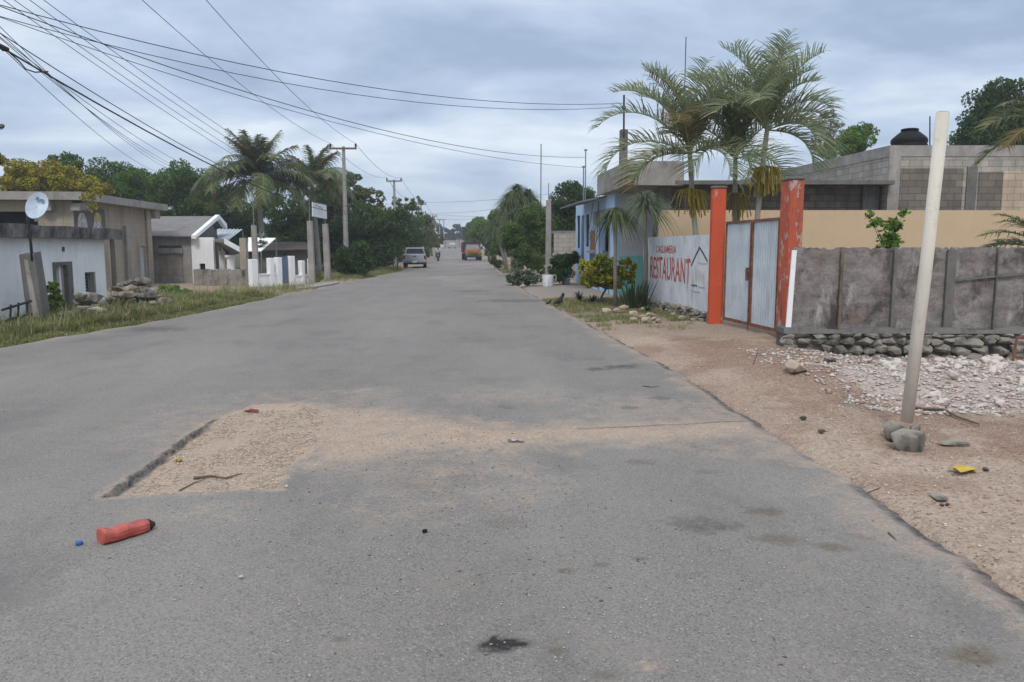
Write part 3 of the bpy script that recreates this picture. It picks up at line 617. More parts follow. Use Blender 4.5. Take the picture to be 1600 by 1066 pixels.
# ------------------------------------------------------------------ buildings, walls and posts
PHI = math.atan(.082)
def wall(mb, axis, t0, t1, a0, a1, z0, z1, holes=()):
    """wall slab in local axes: axis 'x' = face normal along x (runs along y); holes = (a0,a1,z0,z1)"""
    as_ = sorted({a0, a1, *[h[0] for h in holes], *[h[1] for h in holes]}); zs = sorted({z0, z1, *[h[2] for h in holes], *[h[3] for h in holes]})
    for i in range(len(as_) - 1):
        run = None
        for k in range(len(zs) - 1):
            ma, mz = (as_[i] + as_[i + 1]) / 2, (zs[k] + zs[k + 1]) / 2
            if any(h[0] < ma < h[1] and h[2] < mz < h[3] for h in holes):
                continue
            if axis == 'x': mb.box(t0, t1, as_[i], as_[i + 1], zs[k], zs[k + 1])
            else: mb.box(as_[i], as_[i + 1], t0, t1, zs[k], zs[k + 1])
    return mb
def text(s, height, width, mat, parent, origin, xdir, ydir, name='lettering', bold=0.0, depth=.004, shear=0.):
    cu = bpy.data.curves.new('t', 'FONT'); cu.body = s; cu.size = 1; cu.extrude = .004; cu.offset = bold; cu.shear = shear
    o = bpy.data.objects.new('t', cu); C.objects.link(o); dg = bpy.context.evaluated_depsgraph_get(); me = bpy.data.meshes.new_from_object(o.evaluated_get(dg)); bpy.data.objects.remove(o)
    v = np.array([x.co[:] for x in me.vertices]); mn = v.min(0); mx = v.max(0); X = Vector(xdir); Y = Vector(ydir); Zd = X.cross(Y)
    rd = random.Random(5)
    for x in me.vertices:
        a = (x.co.x - mn[0]) / (mx[0] - mn[0]) * width; b_ = (x.co.y - mn[1]) / (mx[1] - mn[1]) * height; kk = height / .6; a, b_ = a + kk * .010 * math.sin(b_ * 23 + a * 5), b_ + kk * (.016 * math.sin(a * 7) + .008 * math.sin(a * 19 + b_ * 8))
        p = Vector(origin) + X * a + Y * b_ + Zd * (depth if x.co.z > 0 else -.01); x.co = p
    me.materials.clear(); me.materials.append(mat); o = bpy.data.objects.new(name, me); C.objects.link(o); o.parent = parent; return o
def stroke(mb, pts, w, o, X, Y, d=.004):
    """brush stroke as a thin raised strip on a wall plane"""
    X, Y = Vector(X), Vector(Y); Z = X.cross(Y); O = Vector(o)
    for (a, b) in zip(pts[:-1], pts[1:]):
        a, b = Vector(a), Vector(b); t = (b - a).normalized(); n = Vector((-t.y, t.x)) * w * .5
        q = [a + n, a - n, b - n, b + n]; lo = [O + X * p.x + Y * p.y - Z * .006 for p in q]; hi = [O + X * p.x + Y * p.y + Z * d for p in q]; mb.hexa(lo, hi)

# --- restaurant wall, pillars, gate (frame of the right-hand street line)
X0, Y0 = 4.3, 17.0
def yr(px, c=5.694): return (c / ((px - 800) / F + .082) - Y0) / math.cos(PHI)
rw = thing('painted_wall', 'low white wall painted with red restaurant lettering and a black roof outline', 'wall', (X0, Y0, 0), PHI)
ya, yb = yr(1106), yr(1004)
mb = MB(); nseg = 24
for i in range(nseg):
    a = ya + (yb - ya) * i / nseg; b_ = ya + (yb - ya) * (i + 1) / nseg; jz = .012 * math.sin(i * 1.7)
    zb0 = .17 - .10 * i / nseg; zb1 = .17 - .10 * (i + 1) / nseg
    mb.hexa([(0, a, zb0), (.15, a, zb0), (.15, b_, zb1), (0, b_, zb1)], [(0, a, 1.87), (.15, a, 1.87), (.15, b_, 1.87), (0, b_, 1.87)])
mb.build('plaster_face', M['whitewash'], rw)
rd = random.Random(3); mb = MB()
mb.box(-.02, .2, ya, yb, -.2, .06)
for i in range(150):
    y = rd.uniform(ya, yb); f = (y - ya) / (yb - ya); z = rd.uniform(-.08, .20 - .10 * f); mb.rock((-.05 + rd.uniform(-.05, .03), y, z), rd.uniform(.05, .12), rd.uniform(.05, .1), rd.uniform(.035, .07), rd)
mb.build('rubble_footing', M['stone_grey'], rw)
XD, YD = (0, -1, 0), (0, 0, 1)
t1 = text('RESTAURANT', .60, yr(1015) - yr(1078), M['redpaint'], rw, (0, yr(1015), .74), XD, YD, bold=.012)
t2 = text('CAGUAMERIA', .20, yr(1024) - yr(1055), M['redpaint'], rw, (0, yr(1024), 1.44), XD, YD, bold=.01)
mb = MB(); L0 = (0, yr(1079), 0); sp_ = lambda p: yr(1079) - yr(p)
stroke(mb, [(0, 1.17), (sp_(1084), 1.35), (sp_(1091), 1.585)], .06, L0, XD, YD); stroke(mb, [(sp_(1090.5), 1.60), (sp_(1097), 1.46), (sp_(1104), 1.28)], .045, L0, XD, YD, .006)
mb.build('roof_outline', M['blackpaint'], rw)
mb = MB(); rd = random.Random(8)
for k, (pz, x0_, n_l, hh) in enumerate(((1.20, sp_(1089), 8, .08),)):
    x = x0_
    for i in range(n_l): stroke(mb, [(x, pz + rd.uniform(0, .02)), (x + rd.uniform(.02, .05), pz + hh * rd.uniform(.4, 1)), (x + .06, pz + rd.uniform(0, .03))], .014, L0, XD, YD, .003 + .0004 * i); x += .085
mb.build('script_line', M['greypaint'], rw)
mb = MB(); x = sp_(1085)
for i in range(5):
    h = .34 - .03 * i; stroke(mb, [(x, .80), (x + .02, .80 + h), (x + .09, .86)], .024, L0, XD, YD, .003 + .0005 * i); x += .14
mb.build('emblem_letters', M['yellowpaint'], rw)
for (zt, mt, hh, n_l) in ((.69, 'blackpaint', .05, 4), (.675, 'greypaint', .045, 5), (.55, 'greypaint', .06, 7)):
    mb = MB(); x = .02 if mt == 'blackpaint' or zt < .6 else .55
    for i in range(n_l):
        l = rd.uniform(.05, .11); stroke(mb, [(x, zt + hh * .5 + rd.uniform(-.01, .01)), (x + l, zt + hh * .5 + rd.uniform(-.01, .01))], hh * rd.uniform(.6, 1), L0, XD, YD, .003 + .0005 * i); x += l + .025
    mb.build('small_print', M[mt], rw)

def pillar(px0, px1, Y, h, lab, mat, dp_, name='gate_pillar'):
    x0 = (px0 - 800) / F * Y; wd = (px1 - px0) / F * Y; r = thing(name, lab, 'pillar', (x0, Y, 0), PHI, 'orange gate pillars')
    mb = MB(); n = 8; rdl = random.Random(int(px0))
    for i in range(n):
        pass
    mb.bbox(0, wd, 0, dp_, -.1, h, .02); mb.build('shaft', M[mat], r)
    MB().bbox(-.012, wd + .012, -.012, dp_ + .012, h + .001, h + .05, .012).build('cap', M['concrete_dark'], r); return r
pillar(1109.5, 1131, 16.6, 2.82, 'orange gate pillar beside the restaurant wall, the smoother one left of the gate', 'orange', .16)
pillar(1229, 1251, 13.55, 2.74, 'peeling orange gate pillar with dark stains, right of the gate next to the board fence', 'orange_worn', .42)
# gate of two corrugated leaves
g0 = Vector((4.47, 16.45, 0)); g1 = Vector((4.76, 13.95, 0)); gv = g1 - g0; gl = gv.length; ga = math.atan2(gv.y, gv.x)
gt = thing('metal_gate', 'double gate of white corrugated sheet with rusty frame between orange pillars', 'gate', (g0.x, g0.y, 0), ga)
seam_x = gl * .53
def leaf_panel(x0, x1, z0, z1):
    mb = MB(); n = int((x1 - x0) / .1); prof = []; 
    for i in range(n):
        a = x0 + (x1 - x0) * i / n; st = (x1 - x0) / n
        prof += [(a, 0), (a + st * .72, 0), (a + st * .78, .028), (a + st * .94, .028)]
    prof.append((x1, 0)); vs = []
    for (a, d) in prof: vs += [(a, d, z0), (a, d, z1)]
    mb.add(vs, [(2 * i, 2 * i + 2, 2 * i + 3, 2 * i + 1) for i in range(len(prof) - 1)])
    vs = [(a, d + .004, z) for (a, d, z) in vs]; mb.add(vs, [(2 * i + 1, 2 * i + 3, 2 * i + 2, 2 * i) for i in range(len(prof) - 1)]); return mb
for (xa, xb) in ((.04, seam_x - .03), (seam_x + .03, gl - .03)):
    lf = leaf_panel(xa + .03, xb - .03, .14, 2.07).build('gate_leaf', M['gatesheet'], gt)
    mb = MB(); mb.box(xa, xb, -.03, .03, 2.07, 2.12); mb.box(xa, xb, -.03, .03, .08, .14); mb.box(xa, xa + .03, -.029, .029, .14, 2.07); mb.box(xb - .03, xb, -.029, .029, .14, 2.07)
    mb.box(xa + .03, xb - .03, .033, .055, 1.08, 1.12); mb.build('frame', M['rust'], lf)
mb = MB(); mb.box(seam_x - .16, seam_x - .05, -.055, -.031, .95, 1.2); mb.box(seam_x - .13, seam_x + .06, -.075, -.057, 1.12, 1.15); mb.build('latch', M['rust'], gt)
mb = MB(); mb.box(seam_x - .015, seam_x + .015, -.05, -.031, -.02, .2); mb.build('ground_bolt', M['rust'], gt)

# --- board fence on a rubble plinth
FY = 12.35
def fx(px): return (px - 800) / F * FY
sw = thing('rubble_wall', 'low grey rubble stone plinth under the weathered board fence', 'wall', (fx(1228), FY, 0))
rd = random.Random(11); mb = MB(); Wd = 12 - fx(1228)
mb.box(.02, Wd, .06, .42, -.3, .25); mb.build('core', M['mortar'], sw)
mb = MB(); nx = 60; hs = [.315 + .02 * math.sin(i * .7) + rd.uniform(-.012, .012) for i in range(nx + 1)]; 
for i in range(nx):
    a = Wd * i / nx; b_ = Wd * (i + 1) / nx; mb.hexa([(a, -.01, .23), (b_, -.01, .23), (b_, .44, .23), (a, .44, .23)], [(a, .02, hs[i]), (b_, .02, hs[i + 1]), (b_, .44, hs[i + 1]), (a, .44, hs[i])])
mb.build('coping', M['concrete_dark'], sw)
mb = MB(); z = -.16
rows = [(-.17, .15), (-.03, .14), (.10, .13), (.20, .09)]
for zi, (zc_, hh) in enumerate(rows):
    x = rd.uniform(-.05, .05)
    while x < Wd:
        l = rd.uniform(.14, .36) * (1.1 if zi < 2 else .8); mb.rock((x + l / 2, .06 - .03 * (3 - zi) + rd.uniform(-.03, .03), zc_ + rd.uniform(-.03, .03)), l * .52, .12, hh * rd.uniform(.5, .66), rd); x += l * rd.uniform(.88, 1.02)
mb.build('stonework', M['stone_grey'], sw)
pf = thing('board_fence', 'fence of weathered grey boards standing on the rubble plinth', 'fence', (fx(1235), FY + .1, .3))
rd = random.Random(5)
xs = [fx(1240) - fx(1235), fx(1315) - fx(1235), fx(1398) - fx(1235), fx(1486) - fx(1235), fx(1558) - fx(1235), fx(1640) - fx(1235), fx(1722) - fx(1235), fx(1805) - fx(1235), fx(1890) - fx(1235)]
for i in range(len(xs) - 1):
    mb = MB(); n = 14; a0_, a1_ = xs[i] + .006, xs[i + 1] - .006; dy = rd.uniform(-.015, .015)
    tops = [1.295 + rd.uniform(-.004, .004) - (rd.uniform(.01, .035) if rd.random() < .3 else 0) for k in range(n + 1)]
    for k in range(n):
        a = a0_ + (a1_ - a0_) * k / n; b_ = a0_ + (a1_ - a0_) * (k + 1) / n; mb.hexa([(a, dy, 0), (b_, dy, 0), (b_, dy + .03, 0), (a, dy + .03, 0)], [(a, dy, tops[k]), (b_, dy, tops[k + 1]), (b_, dy + .03, tops[k + 1]), (a, dy + .03, tops[k])])
    o = mb.build('board', M['panel'], pf)
for i, x in enumerate(xs[1:-1]):
    wdt = .14 if i == 2 else .045
    if i == 3: wdt = .02
    MB().bbox(x - wdt / 2, x + wdt / 2, -.075, -.022, .0, 1.27 + rd.uniform(-.03, .03), .006).build('post', M['wood' if i == 0 else 'concrete_dark'], pf)
mb = MB(); mb.hexa([(xs[3] + .07, -.06, .76), (xs[5], -.06, .9), (xs[5], -.03, .9), (xs[3] + .07, -.03, .76)], [(xs[3] + .07, -.06, .79), (xs[5], -.06, .94), (xs[5], -.03, .94), (xs[3] + .07, -.03, .79)]); mb.build('diagonal_batten', M['concrete_dark'], pf)
ws = MB(); ws.hexa([(fx(1231), FY + .02, .33), (fx(1239), FY + .02, .33), (fx(1239), FY + .05, .33), (fx(1231), FY + .05, .33)], [(fx(1236), FY + .02, 1.55), (fx(1243), FY + .02, 1.55), (fx(1243), FY + .05, 1.55), (fx(1236), FY + .05, 1.55)])
tag(ws.build('white_plank', M['white'], org=(fx(1234), FY, .33)), 'narrow white plank standing upright between orange pillar and board fence', 'plank')
rf = thing('rusty_frame', 'rusty iron frame lying against the stone plinth at the right edge', 'frame', (fx(1568), FY - .35, gz(fx(1568), FY - .35)))
mb = MB(); mb.tube([(0, 0, 0), (.04, 0, .4)], .022, 6); mb.tube([(.04, 0, .38), (.9, .1, .36)], .018, 6); mb.tube([(0, 0, .08), (.9, -.1, .0)], .018, 6); mb.build('bars', M['rust'], rf)

# --- yard wall and the two block buildings behind
yw = thing('yard_wall', 'smooth tan painted wall behind the gate and board fence', 'wall', (4.36, 23.4, 0))
MB().box(0, 16, 0, .15, -.2, 2.68).build('wall_face', M['tan'], yw)
lb = thing('low_building', 'low weathered block building with thin flat roof slab behind the tan wall', 'building', (4.75, 24.4, 0))
MB().box(.0, 6.5, .0, 2.2, 0, 3.45).build('wall', M['block_dark'], lb)
mb = MB(); mb.box(-.1, 6.66, -.75, 2.3, 3.453, 3.57); mb.build('roof_slab', M['concrete_dark'], lb)
mb = MB(); mb.box(6.0, 6.5, -.12, -.003, 2.3, 3.45); mb.build('column', M['concrete_dark'], lb)
bb = thing('block_building', 'unplastered grey and tan block building with flat top, right of the low building', 'building', (11.37, 24.0, 0), 0)
wbox = MB()
wbox.hexa([(0, 0, 0), (11, 0, 0), (11, 16, 0), (-1.3, 16, 0)], [(0, 0, 4.3), (11, 0, 4.3), (11, 16, 4.3), (-1.3, 16, 4.3)]); wbox.build('wall', M['block'], bb)
mb = MB(); mb.hexa([(-.02, -.02, 4.303), (11, -.02, 4.303), (11, 16, 4.303), (-1.32, 16, 4.303)], [(-.02, -.02, 4.63), (11, -.02, 4.63), (11, 16, 4.63), (-1.32, 16, 4.63)]); mb.build('tie_beam', M['concrete'], bb)
MB().box(.35, 2.25, -.02, -.003, 2.6, 3.95).build('dark_block_patch', M['block_dark'], bb)
MB().box(2.72, 3.45, -.022, -.003, 2.6, 3.85).build('dark_block_patch', M['block_dark'], bb)
MB().box(3.46, 4.8, -.018, -.003, 2.6, 3.88).build('tan_block_patch', M['block_tan'], bb)
MB().box(4.81, 9.9, -.018, -.003, 2.6, 4.1).build('tan_block_patch', M['block_tan'], bb)
MB().box(2.35, 2.65, -.05, -.003, 2.6, 4.0).build('column', M['concrete_dark'], bb)
MB().box(-.02, .33, -.04, -.003, 2.6, 4.3).build('column', M['concrete'], bb)
tk = P(1420, 230, 24.95); tank = thing('water_tank', 'black plastic water tank on the roof of the block building', 'water tank', (tk.x, tk.y, 4.632)); tank.scale = (.87, .87, .87)
prof = [(.58, 0), (.61, .05), (.61, .14), (.58, .18), (.61, .22), (.61, .32), (.575, .38), (.44, .50), (.32, .60), (.25, .63)]
MB().lathe(prof, 28).build('body', M['blacktank'], tank, True); MB().lathe([(.28, .632), (.30, .65), (.295, .70), (.24, .72), (.05, .73)], 24).build('lid', M['blacktank'], tank, True)
for (px, y0_, y1_, r_, lb_) in ((1453, 182, 231, .022, 'thicker dark steel rod standing on the block building roof beside the water tank'), (1480, 200, 231, .009, 'thin steel rod on the block building roof right of the cream pipe')):
    a = P(px, y1_, 25); tag(MB().tube([(a.x, a.y, 4.62), (P(px, y0_, 25).x, a.y, P(px, y0_, 25).z)], r_, 6).build('steel_rod', M['darkmetal'], org=(a.x, a.y, 4.62)), lb_, 'rod', 'rods on the block building roof')

# --- blue house
bh = thing('blue_house', 'blue fronted house with grey roof parapet, dark windows and teal side wall', 'house', (3.5, 27, 0), PHI)
def by(px): return (5.714 / ((px - 800) / F + .082) - 27) / math.cos(PHI)
def bzz(px, y): return CH + (386 - y) / F * (5.714 / ((px - 800) / F + .082))
ops = [(by(905), by(900), .12 + bzz(903, 392), bzz(903, 338)), (by(912), by(907), .05, bzz(909, 338)), (by(919), by(914), .12 + bzz(916, 390), bzz(916, 336)), (by(929), by(920.5), bzz(925, 391), bzz(925, 361)), (by(951), by(936.5), .05, bzz(943, 333))]
mb = MB(); wall(mb, 'x', 0, .2, 0, by(898.5), -.1, 3.42, ops); mb.build('front_wall', M['blue'], bh)
MB().box(.203, 5.5, .0, .15, -.1, 3.42).build('side_wall', M['teal'], bh)
mb = MB(); mb.box(5.3, 5.5, .152, by(899), -.1, 3.42); mb.box(.203, 5.298, by(899) - .15, by(899), -.1, 3.42); mb.build('rear_wall', M['concrete'], bh)
MB().box(.21, 5.2, .2, 7.5, -.1, .04).build('floor', M['concrete_dark'], bh)
MB().box(1.0, 1.1, .2, 7.6, .05, 3.3).build('inner_wall', M['concrete_dark'], bh)
for i, (a, b_, z0_, z1_) in enumerate(ops):
    if i in (0, 2):
        o = MB().box(.08, .1, a + .005, b_ - .005, z0_ + .005, z1_ - .005).build('window', M['dark'], bh)
        mb = MB()
        for k in range(5): mb.box(.05, .066, a + (b_ - a) * (k + .5) / 5 - .01, a + (b_ - a) * (k + .5) / 5 + .01, z0_, z1_)
        mb.build('bars', M['darkmetal'], o)
    elif i == 1: MB().box(.05, .09, a + .005, b_ - .005, .05, z1_ - .005).build('door', M['bluegrey'], bh)
    elif i == 3: 
        mb = MB(); 
        for k in range(9): zz_ = z0_ + (z1_ - z0_) * k / 9; mb.hexa([(.02, a + .01, zz_), (.05, a + .01, zz_), (.05, b_ - .01, zz_), (.02, b_ - .01, zz_)], [(.05, a + .01, zz_ + .1), (.06, a + .01, zz_ + .1), (.06, b_ - .01, zz_ + .1), (.05, b_ - .01, zz_ + .1)])
        mb.build('shutter', M['shutter'], bh); MB().box(-.12, -.002, a - .1, b_ + .1, z0_ - .09, z0_ - .02).build('sill', M['stone_tan'], bh)
    else:
        MB().box(.1, .13, a + .02, b_ - .02, .05, 1.45).build('door', M['bluedoor'], bh)
        mb = MB(); mb.box(-.03, .12, a - .12, a - .002, -.05, z1_ + .1); mb.box(-.03, .12, b_ + .002, b_ + .14, -.05, z1_ + .1); mb.box(-.03, .12, a, b_, z1_ + .002, z1_ + .1); mb.build('door_frame', M['concrete'], bh)
MB().box(-.04, -.003, by(930), by(922), bzz(926, 410), bzz(926, 397)).build('blue_panel', M['bluedoor'], bh)
MB().box(-.14, -.003, by(935.5), by(931), bzz(933, 352), bzz(933, 332)).build('meter_box', M['concrete'], bh)
mb = MB(); mb.tube([(-.02, by(934), 3.3), (-.03, by(934), 2.9), (-.05, by(934), 2.2), (-.1, by(933), 1.55), (-.04, by(931), 1.45)], .012, 5); mb.tube([(-.02, by(926), 3.3), (-.03, by(922), 2.6), (-.02, by(919), 2.2)], .01, 5); mb.build('meter_cable', M['wire'], bh)
sl = MB(); sl.box(-.35, 1.35, -3.45, 1.35, 3.425, 3.52); sl.box(-.35, -.2, -3.45, 1.35, 3.52, 4.13); sl.box(-.2, 1.35, -3.45, -3.3, 3.52, 4.13); sl.box(-.2, 1.35, 1.2, 1.35, 3.52, 4.13); sl.box(1.2, 1.35, -3.3, 1.2, 3.52, 4.13); sl.build('parapet_slab', M['concrete'], bh)
mb = MB(); mb.hexa([(-1.0, 1.36, 3.17), (.3, 1.36, 3.43), (.3, 6.1, 3.43), (-1.0, 6.1, 3.17)], [(-1.0, 1.36, 3.22), (.3, 1.36, 3.5), (.3, 6.1, 3.5), (-1.0, 6.1, 3.22)]); mb.box(.31, 5.8, 1.36, 8.4, 3.425, 3.5); mb.build('sheet_awning', M['asbestos'], bh)
mb = MB(); mb.hexa([(-.9, -.8, 3.17), (-.36, -3.0, 3.36), (-.36, 1.35, 3.36), (-1.0, 1.35, 3.17)], [(-1.0, -3.0, 3.2), (-.36, -3.0, 3.40), (-.36, 1.35, 3.40), (-1.0, 1.35, 3.2)])
MB().box(.75, 1.1, -3.0, -2.7, -.1, 3.42).build('porch_column', M['concrete_dark'], bh)
mb = MB(); mb.bbox(-.33, -.11, -2.32, -2.08, 4.133, 5.2, .01); mb.build('roof_stub', M['concrete_dark'], bh)
pl_ = thing('service_mast', 'short pipe mast on the concrete stub of the blue house parapet, holding the crossing cables', 'mast', (3.45, 24.64, 4.6))
MB().tube([(0, 0, 0), (-.02, 0, 1.62)], .03, 8).build('pipe', M['darkmetal'], pl_); MB().lathe([(.05, 0), (.07, .04), (.05, .1)], 10, (-.02, 0, 1.2)).build('insulator', M['insul'], pl_)
for (px, yt, Yd, lb_) in ((911.5, 262, 30.0, 'shorter of two thin pipes on the blue house roof edge'), (914.5, 236, 30.6, 'taller of two thin pipes on the blue house roof edge')):
    a = P(px, 300, Yd); tp = P(px, yt, Yd); r_ = thing('roof_pipe', lb_, 'pipe', (a.x, Yd, 3.3), 0, 'thin pipes on the blue house'); MB().tube([(0, 0, 0), (0, 0, tp.z - 3.3)], .022, 6).build('pipe', M['grey_metal'], r_); MB().box(-.06, .06, -.03, .03, tp.z - 3.3, tp.z - 3.24).build('bracket', M['grey_metal'], r_)
for (px, yt, yb_, Yd, lb_, r2) in ((1067, 58, 250, 24.9, 'very tall thin antenna rod rising behind the left palm crown', .014), (1035, 112, 250, 26, 'thin mast with small box on top, left of the tall antenna rod', .014), (845, 225, 330, 70, 'thin radio mast far behind the right-hand trees', .04)):
    a = P(px, yb_, Yd); tp = P(px, yt, Yd); bz_ = 3.5 if Yd < 50 else 0; r_ = thing('antenna', lb_, 'antenna', (a.x, Yd, bz_)); MB().tube([(0, 0, 0), (0, 0, tp.z - bz_)], r2, 6).build('mast', M['darkmetal'], r_)
    if px == 1035: MB().box(-.05, .05, -.04, .04, tp.z - bz_, tp.z - bz_ + .08).build('head', M['darkmetal'], r_)

# --- beyond the blue house
gw = thing('block_wall', 'grey block wall standing behind the white drums, left of the blue house', 'wall', (2.05, 38.5, 0))
MB().box(0, 1.1, 0, .15, -.1, 2.25).build('wall_face', M['block'], gw)
th_ = thing('teal_shed', 'small teal shed with low dark roof between block wall and blue house', 'shed', (2.75, 42, 0))
MB().box(0, 2.5, 0, 3, -.1, 2.3).build('wall', M['teal_full'], th_); MB().box(-1.3, 2.6, -.3, 3.2, 2.303, 2.45).build('roof', M['asbestos'], th_); MB().box(.35, .75, -.02, -.003, 0, 1.0).build('door', M['bluegrey'], th_)

def cpost(name, lab, px, pt, pb, Y, wpx, mat='concrete', rod=None, lean=0., group=None, cat='post', top_w=.85, grooved=True):
    a = P(px, pb, Y); wd = wpx / F * Y; zt = P(px, pt, Y).z; zb = gz(a.x, Y) - .1; r = thing(name, lab, cat, (a.x, Y, zb), 0, group); h = zt - zb; lx = lean / F * Y
    mb = MB(); t = wd * top_w / 2; b_ = wd / 2
    mb.hexa([(-b_, -b_, 0), (b_, -b_, 0), (b_, b_, 0), (-b_, b_, 0)], [(lx - t, -t, h), (lx + t, -t, h), (lx + t, t, h), (lx - t, t, h)]); mb.build('shaft', M[mat], r)
    if rod: MB().tube([(lx, 0, h), (lx, 0, h + rod / F * Y)], .018, 6).build('rod', M['grey_metal'], r)
    return r
rp = cpost('concrete_post', 'square concrete post with short rod standing behind the white-painted drums', 856.5, 313, 431, 34.2, 9, rod=26)
MB().tube([(-.02, -.14, .85), (.1, -.15, .9), (.03, -.16, .8)], .05, 6).build('wire_knot', M['darkmetal'], rp)

def drum(px, pb, Y, wpx, hpx, lab, handle):
    a = G(px, pb); Y = a.y; rr = wpx / F * Y / 2; h = hpx / F * Y; r = thing('drum_planter', lab, 'drum', (a.x, Y, gz(a.x, Y)), 0, 'pale drum planters')
    MB().lathe([(rr * .9, 0), (rr * .94, .03), (rr * .95, h * .33), (rr * .98, h * .35), (rr * .97, h * .66), (rr * 1.0, h * .68), (rr, h), (rr * .92, h), (rr * .9, h * .9)], 24).build('body', M['whitewash'], r, False)
    MB().lathe([(rr * .88, h * .85), (rr * .5, h * .93), (.01, h * .95)], 16).build('soil_fill', M['bark'], r)
    if handle: MB().tube([(rr * 1.0, 0, h * .9), (rr * 1.25, 0, h * .98), (rr * 1.45, 0, h * .8), (rr * 1.4, 0, h * .5), (rr * 1.02, 0, h * .35)], .035, 6).build('coiled_hose', M['concrete'], r, True)
drum(856, 446, 0, 18, 18, 'whiter drum planter with coiled grey hose, in front of the concrete post', True)
drum(882.5, 443, 0, 17.5, 17.5, 'cream drum planter with rust marks, nearer the blue house', False)

# --- left side: white low house
wh = thing('white_house', 'low whitewashed house with heavy stained flat roof slab', 'house', (-11.05, 21.3, 0), PHI)
def wy(px): return (-9.304 / ((px - 800) / F + .082) - 21.3) / math.cos(PHI)
def wz(px, y): return CH + (386 - y) / F * (-9.304 / ((px - 800) / F + .082))
dr_ = (wy(85), wy(114), -.05, wz(100, 409)); wn = (wy(134.5), wy(149.5), wz(142, 459), wz(142, 425))
mb = MB(); wall(mb, 'x', -.25, 0, -7, 0, -.15, 1.8, [dr_, wn]); mb.build('front_wall', M['housewash'], wh)
mb = MB(); mb.box(-6, -.253, -.2, 0, -.15, 1.8); mb.box(-6, -.253, -7, -6.8, -.15, 1.8); mb.box(-6, -5.8, -6.8, -.2, -.15, 1.8); mb.build('side_wall', M['whitewash'], wh)
MB().box(-5.79, -.26, -6.79, -.21, -.15, .0).build('floor', M['concrete_dark'], wh)
mb = MB(); n = 26
for i in range(n):
    a = -7.5 + 8.2 * i / n; b_ = -7.5 + 8.2 * (i + 1) / n; k = .02 * math.sin(i * .9); k2 = .02 * math.sin(i * .9 + .9); mb.hexa([(-6.2, a, 1.803), (.27 + k, a, 1.803), (.27 + k2, b_, 1.803), (-6.2, b_, 1.803)], [(-6.2, a, 2.13), (.30 + k, a, 2.08 + k * .5), (.30 + k2, b_, 2.08 + k2 * .5), (-6.2, b_, 2.13)])
mb.build('roof_slab', stained('stained_slab', (.33, .315, .30), (.02, .02, .019), 1.6, (.07, .068, .064), bump=.6), wh)
o = MB().box(-.12, -.08, dr_[0] + .1, dr_[1] - .25, 0, dr_[3] - .08).build('door', M['whitewash'], wh); mb = MB()
for k in range(3): mb.box(-.079, -.07, dr_[0] + .2 + .35 * k, dr_[0] + .43 + .35 * k, .2, 1.2)
mb.build('door_panel', M['concrete'], o)
mb = MB(); mb.box(-.06, .03, dr_[0], dr_[0] + .1, -.05, dr_[3]); mb.box(-.06, .03, dr_[1] - .25, dr_[1], -.05, dr_[3]); mb.box(-.06, .03, dr_[0] + .1, dr_[1] - .25, dr_[3] - .08, dr_[3]); mb.build('door_frame', M['concrete_dark'], wh)
o = MB().box(-.2, -.18, wn[0], wn[1], wn[2], wn[3]).build('window', M['dark'], wh); mb = MB()
for k in range(7): z = wn[2] + (wn[3] - wn[2]) * (k + .5) / 7; mb.box(-.13, -.11, wn[0], wn[1] - .12, z - .012, z + .012)
mb.build('louvre', M['grey_metal'], o); MB().box(-.08, .02, wn[1] - .1, wn[1], wn[2], wn[3]).build('window_jamb', M['concrete'], wh)
MB().box(.002, .03, wy(101.5), wy(104), wz(102, 393), wz(102, 386)).build('wall_vent', M['concrete_dark'], wh)

tb = thing('block_house', 'unpainted block house with overhanging roof slab and graffiti, behind the white house', 'house', (-15.9, 34.65, 0), PHI)
def ty(px): return (-13.06 / ((px - 800) / F + .082) - 34.65) / math.cos(PHI)
def tz(px, y): return CH + (386 - y) / F * (-13.06 / ((px - 800) / F + .082))
hl_ = [(0, 0, 0, 0), (ty(173), ty(184), -.1, tz(178, 374)), (ty(223), ty(231), .02, tz(227, 385))]; yc = ty(123)
mb = MB(); wall(mb, 'x', -.2, 0, yc, 0, -.15, 3.2, hl_[1:]); wall(mb, 'y', yc, yc + .2, -8, -.203, -.15, 3.2, [(-3.6, -1.2, 2.2, 2.82)]); mb.build('front_wall', M['render'], tb)
mb = MB(); mb.box(-8, -.203, -.2, 0, -.15, 3.2); mb.box(-8, -7.8, yc + .203, -.2, -.15, 3.2); mb.box(-1.6, -1.5, yc + 2, -.4, -.15, 3.2); mb.build('inner_wall', M['concrete_dark'], tb)
MB().box(-3.59, -1.21, yc + .3, yc + .33, 2.1, 2.9).build('window', M['dark'], tb)
MB().box(-.12, -.08, hl_[2][0] + .01, hl_[2][1] - .01, .02, hl_[2][3] - .01).build('door', M['paleblue'], tb)
mb = MB(); mb.box(-8.3, .55, yc - .5, .75, 3.203, 3.48); mb.build('roof_slab', M['concrete'], tb)
MB().box(-.6, .25, -.02, .6, 2.85, 3.2).build('corner_corbel', M['render'], tb)
MB().box(.003, .12, ty(198), ty(207), -.1, tz(202, 354)).build('pilaster', M['concrete'], tb)
MB().box(.003, .08, ty(232.5), ty(239.5), -.1, 3.2).build('pilaster', M['render'], tb)
MB().box(.003, .1, ty(160), ty(172), 0, 1.9).build('pilaster', M['tan'] if False else M['render'], tb)
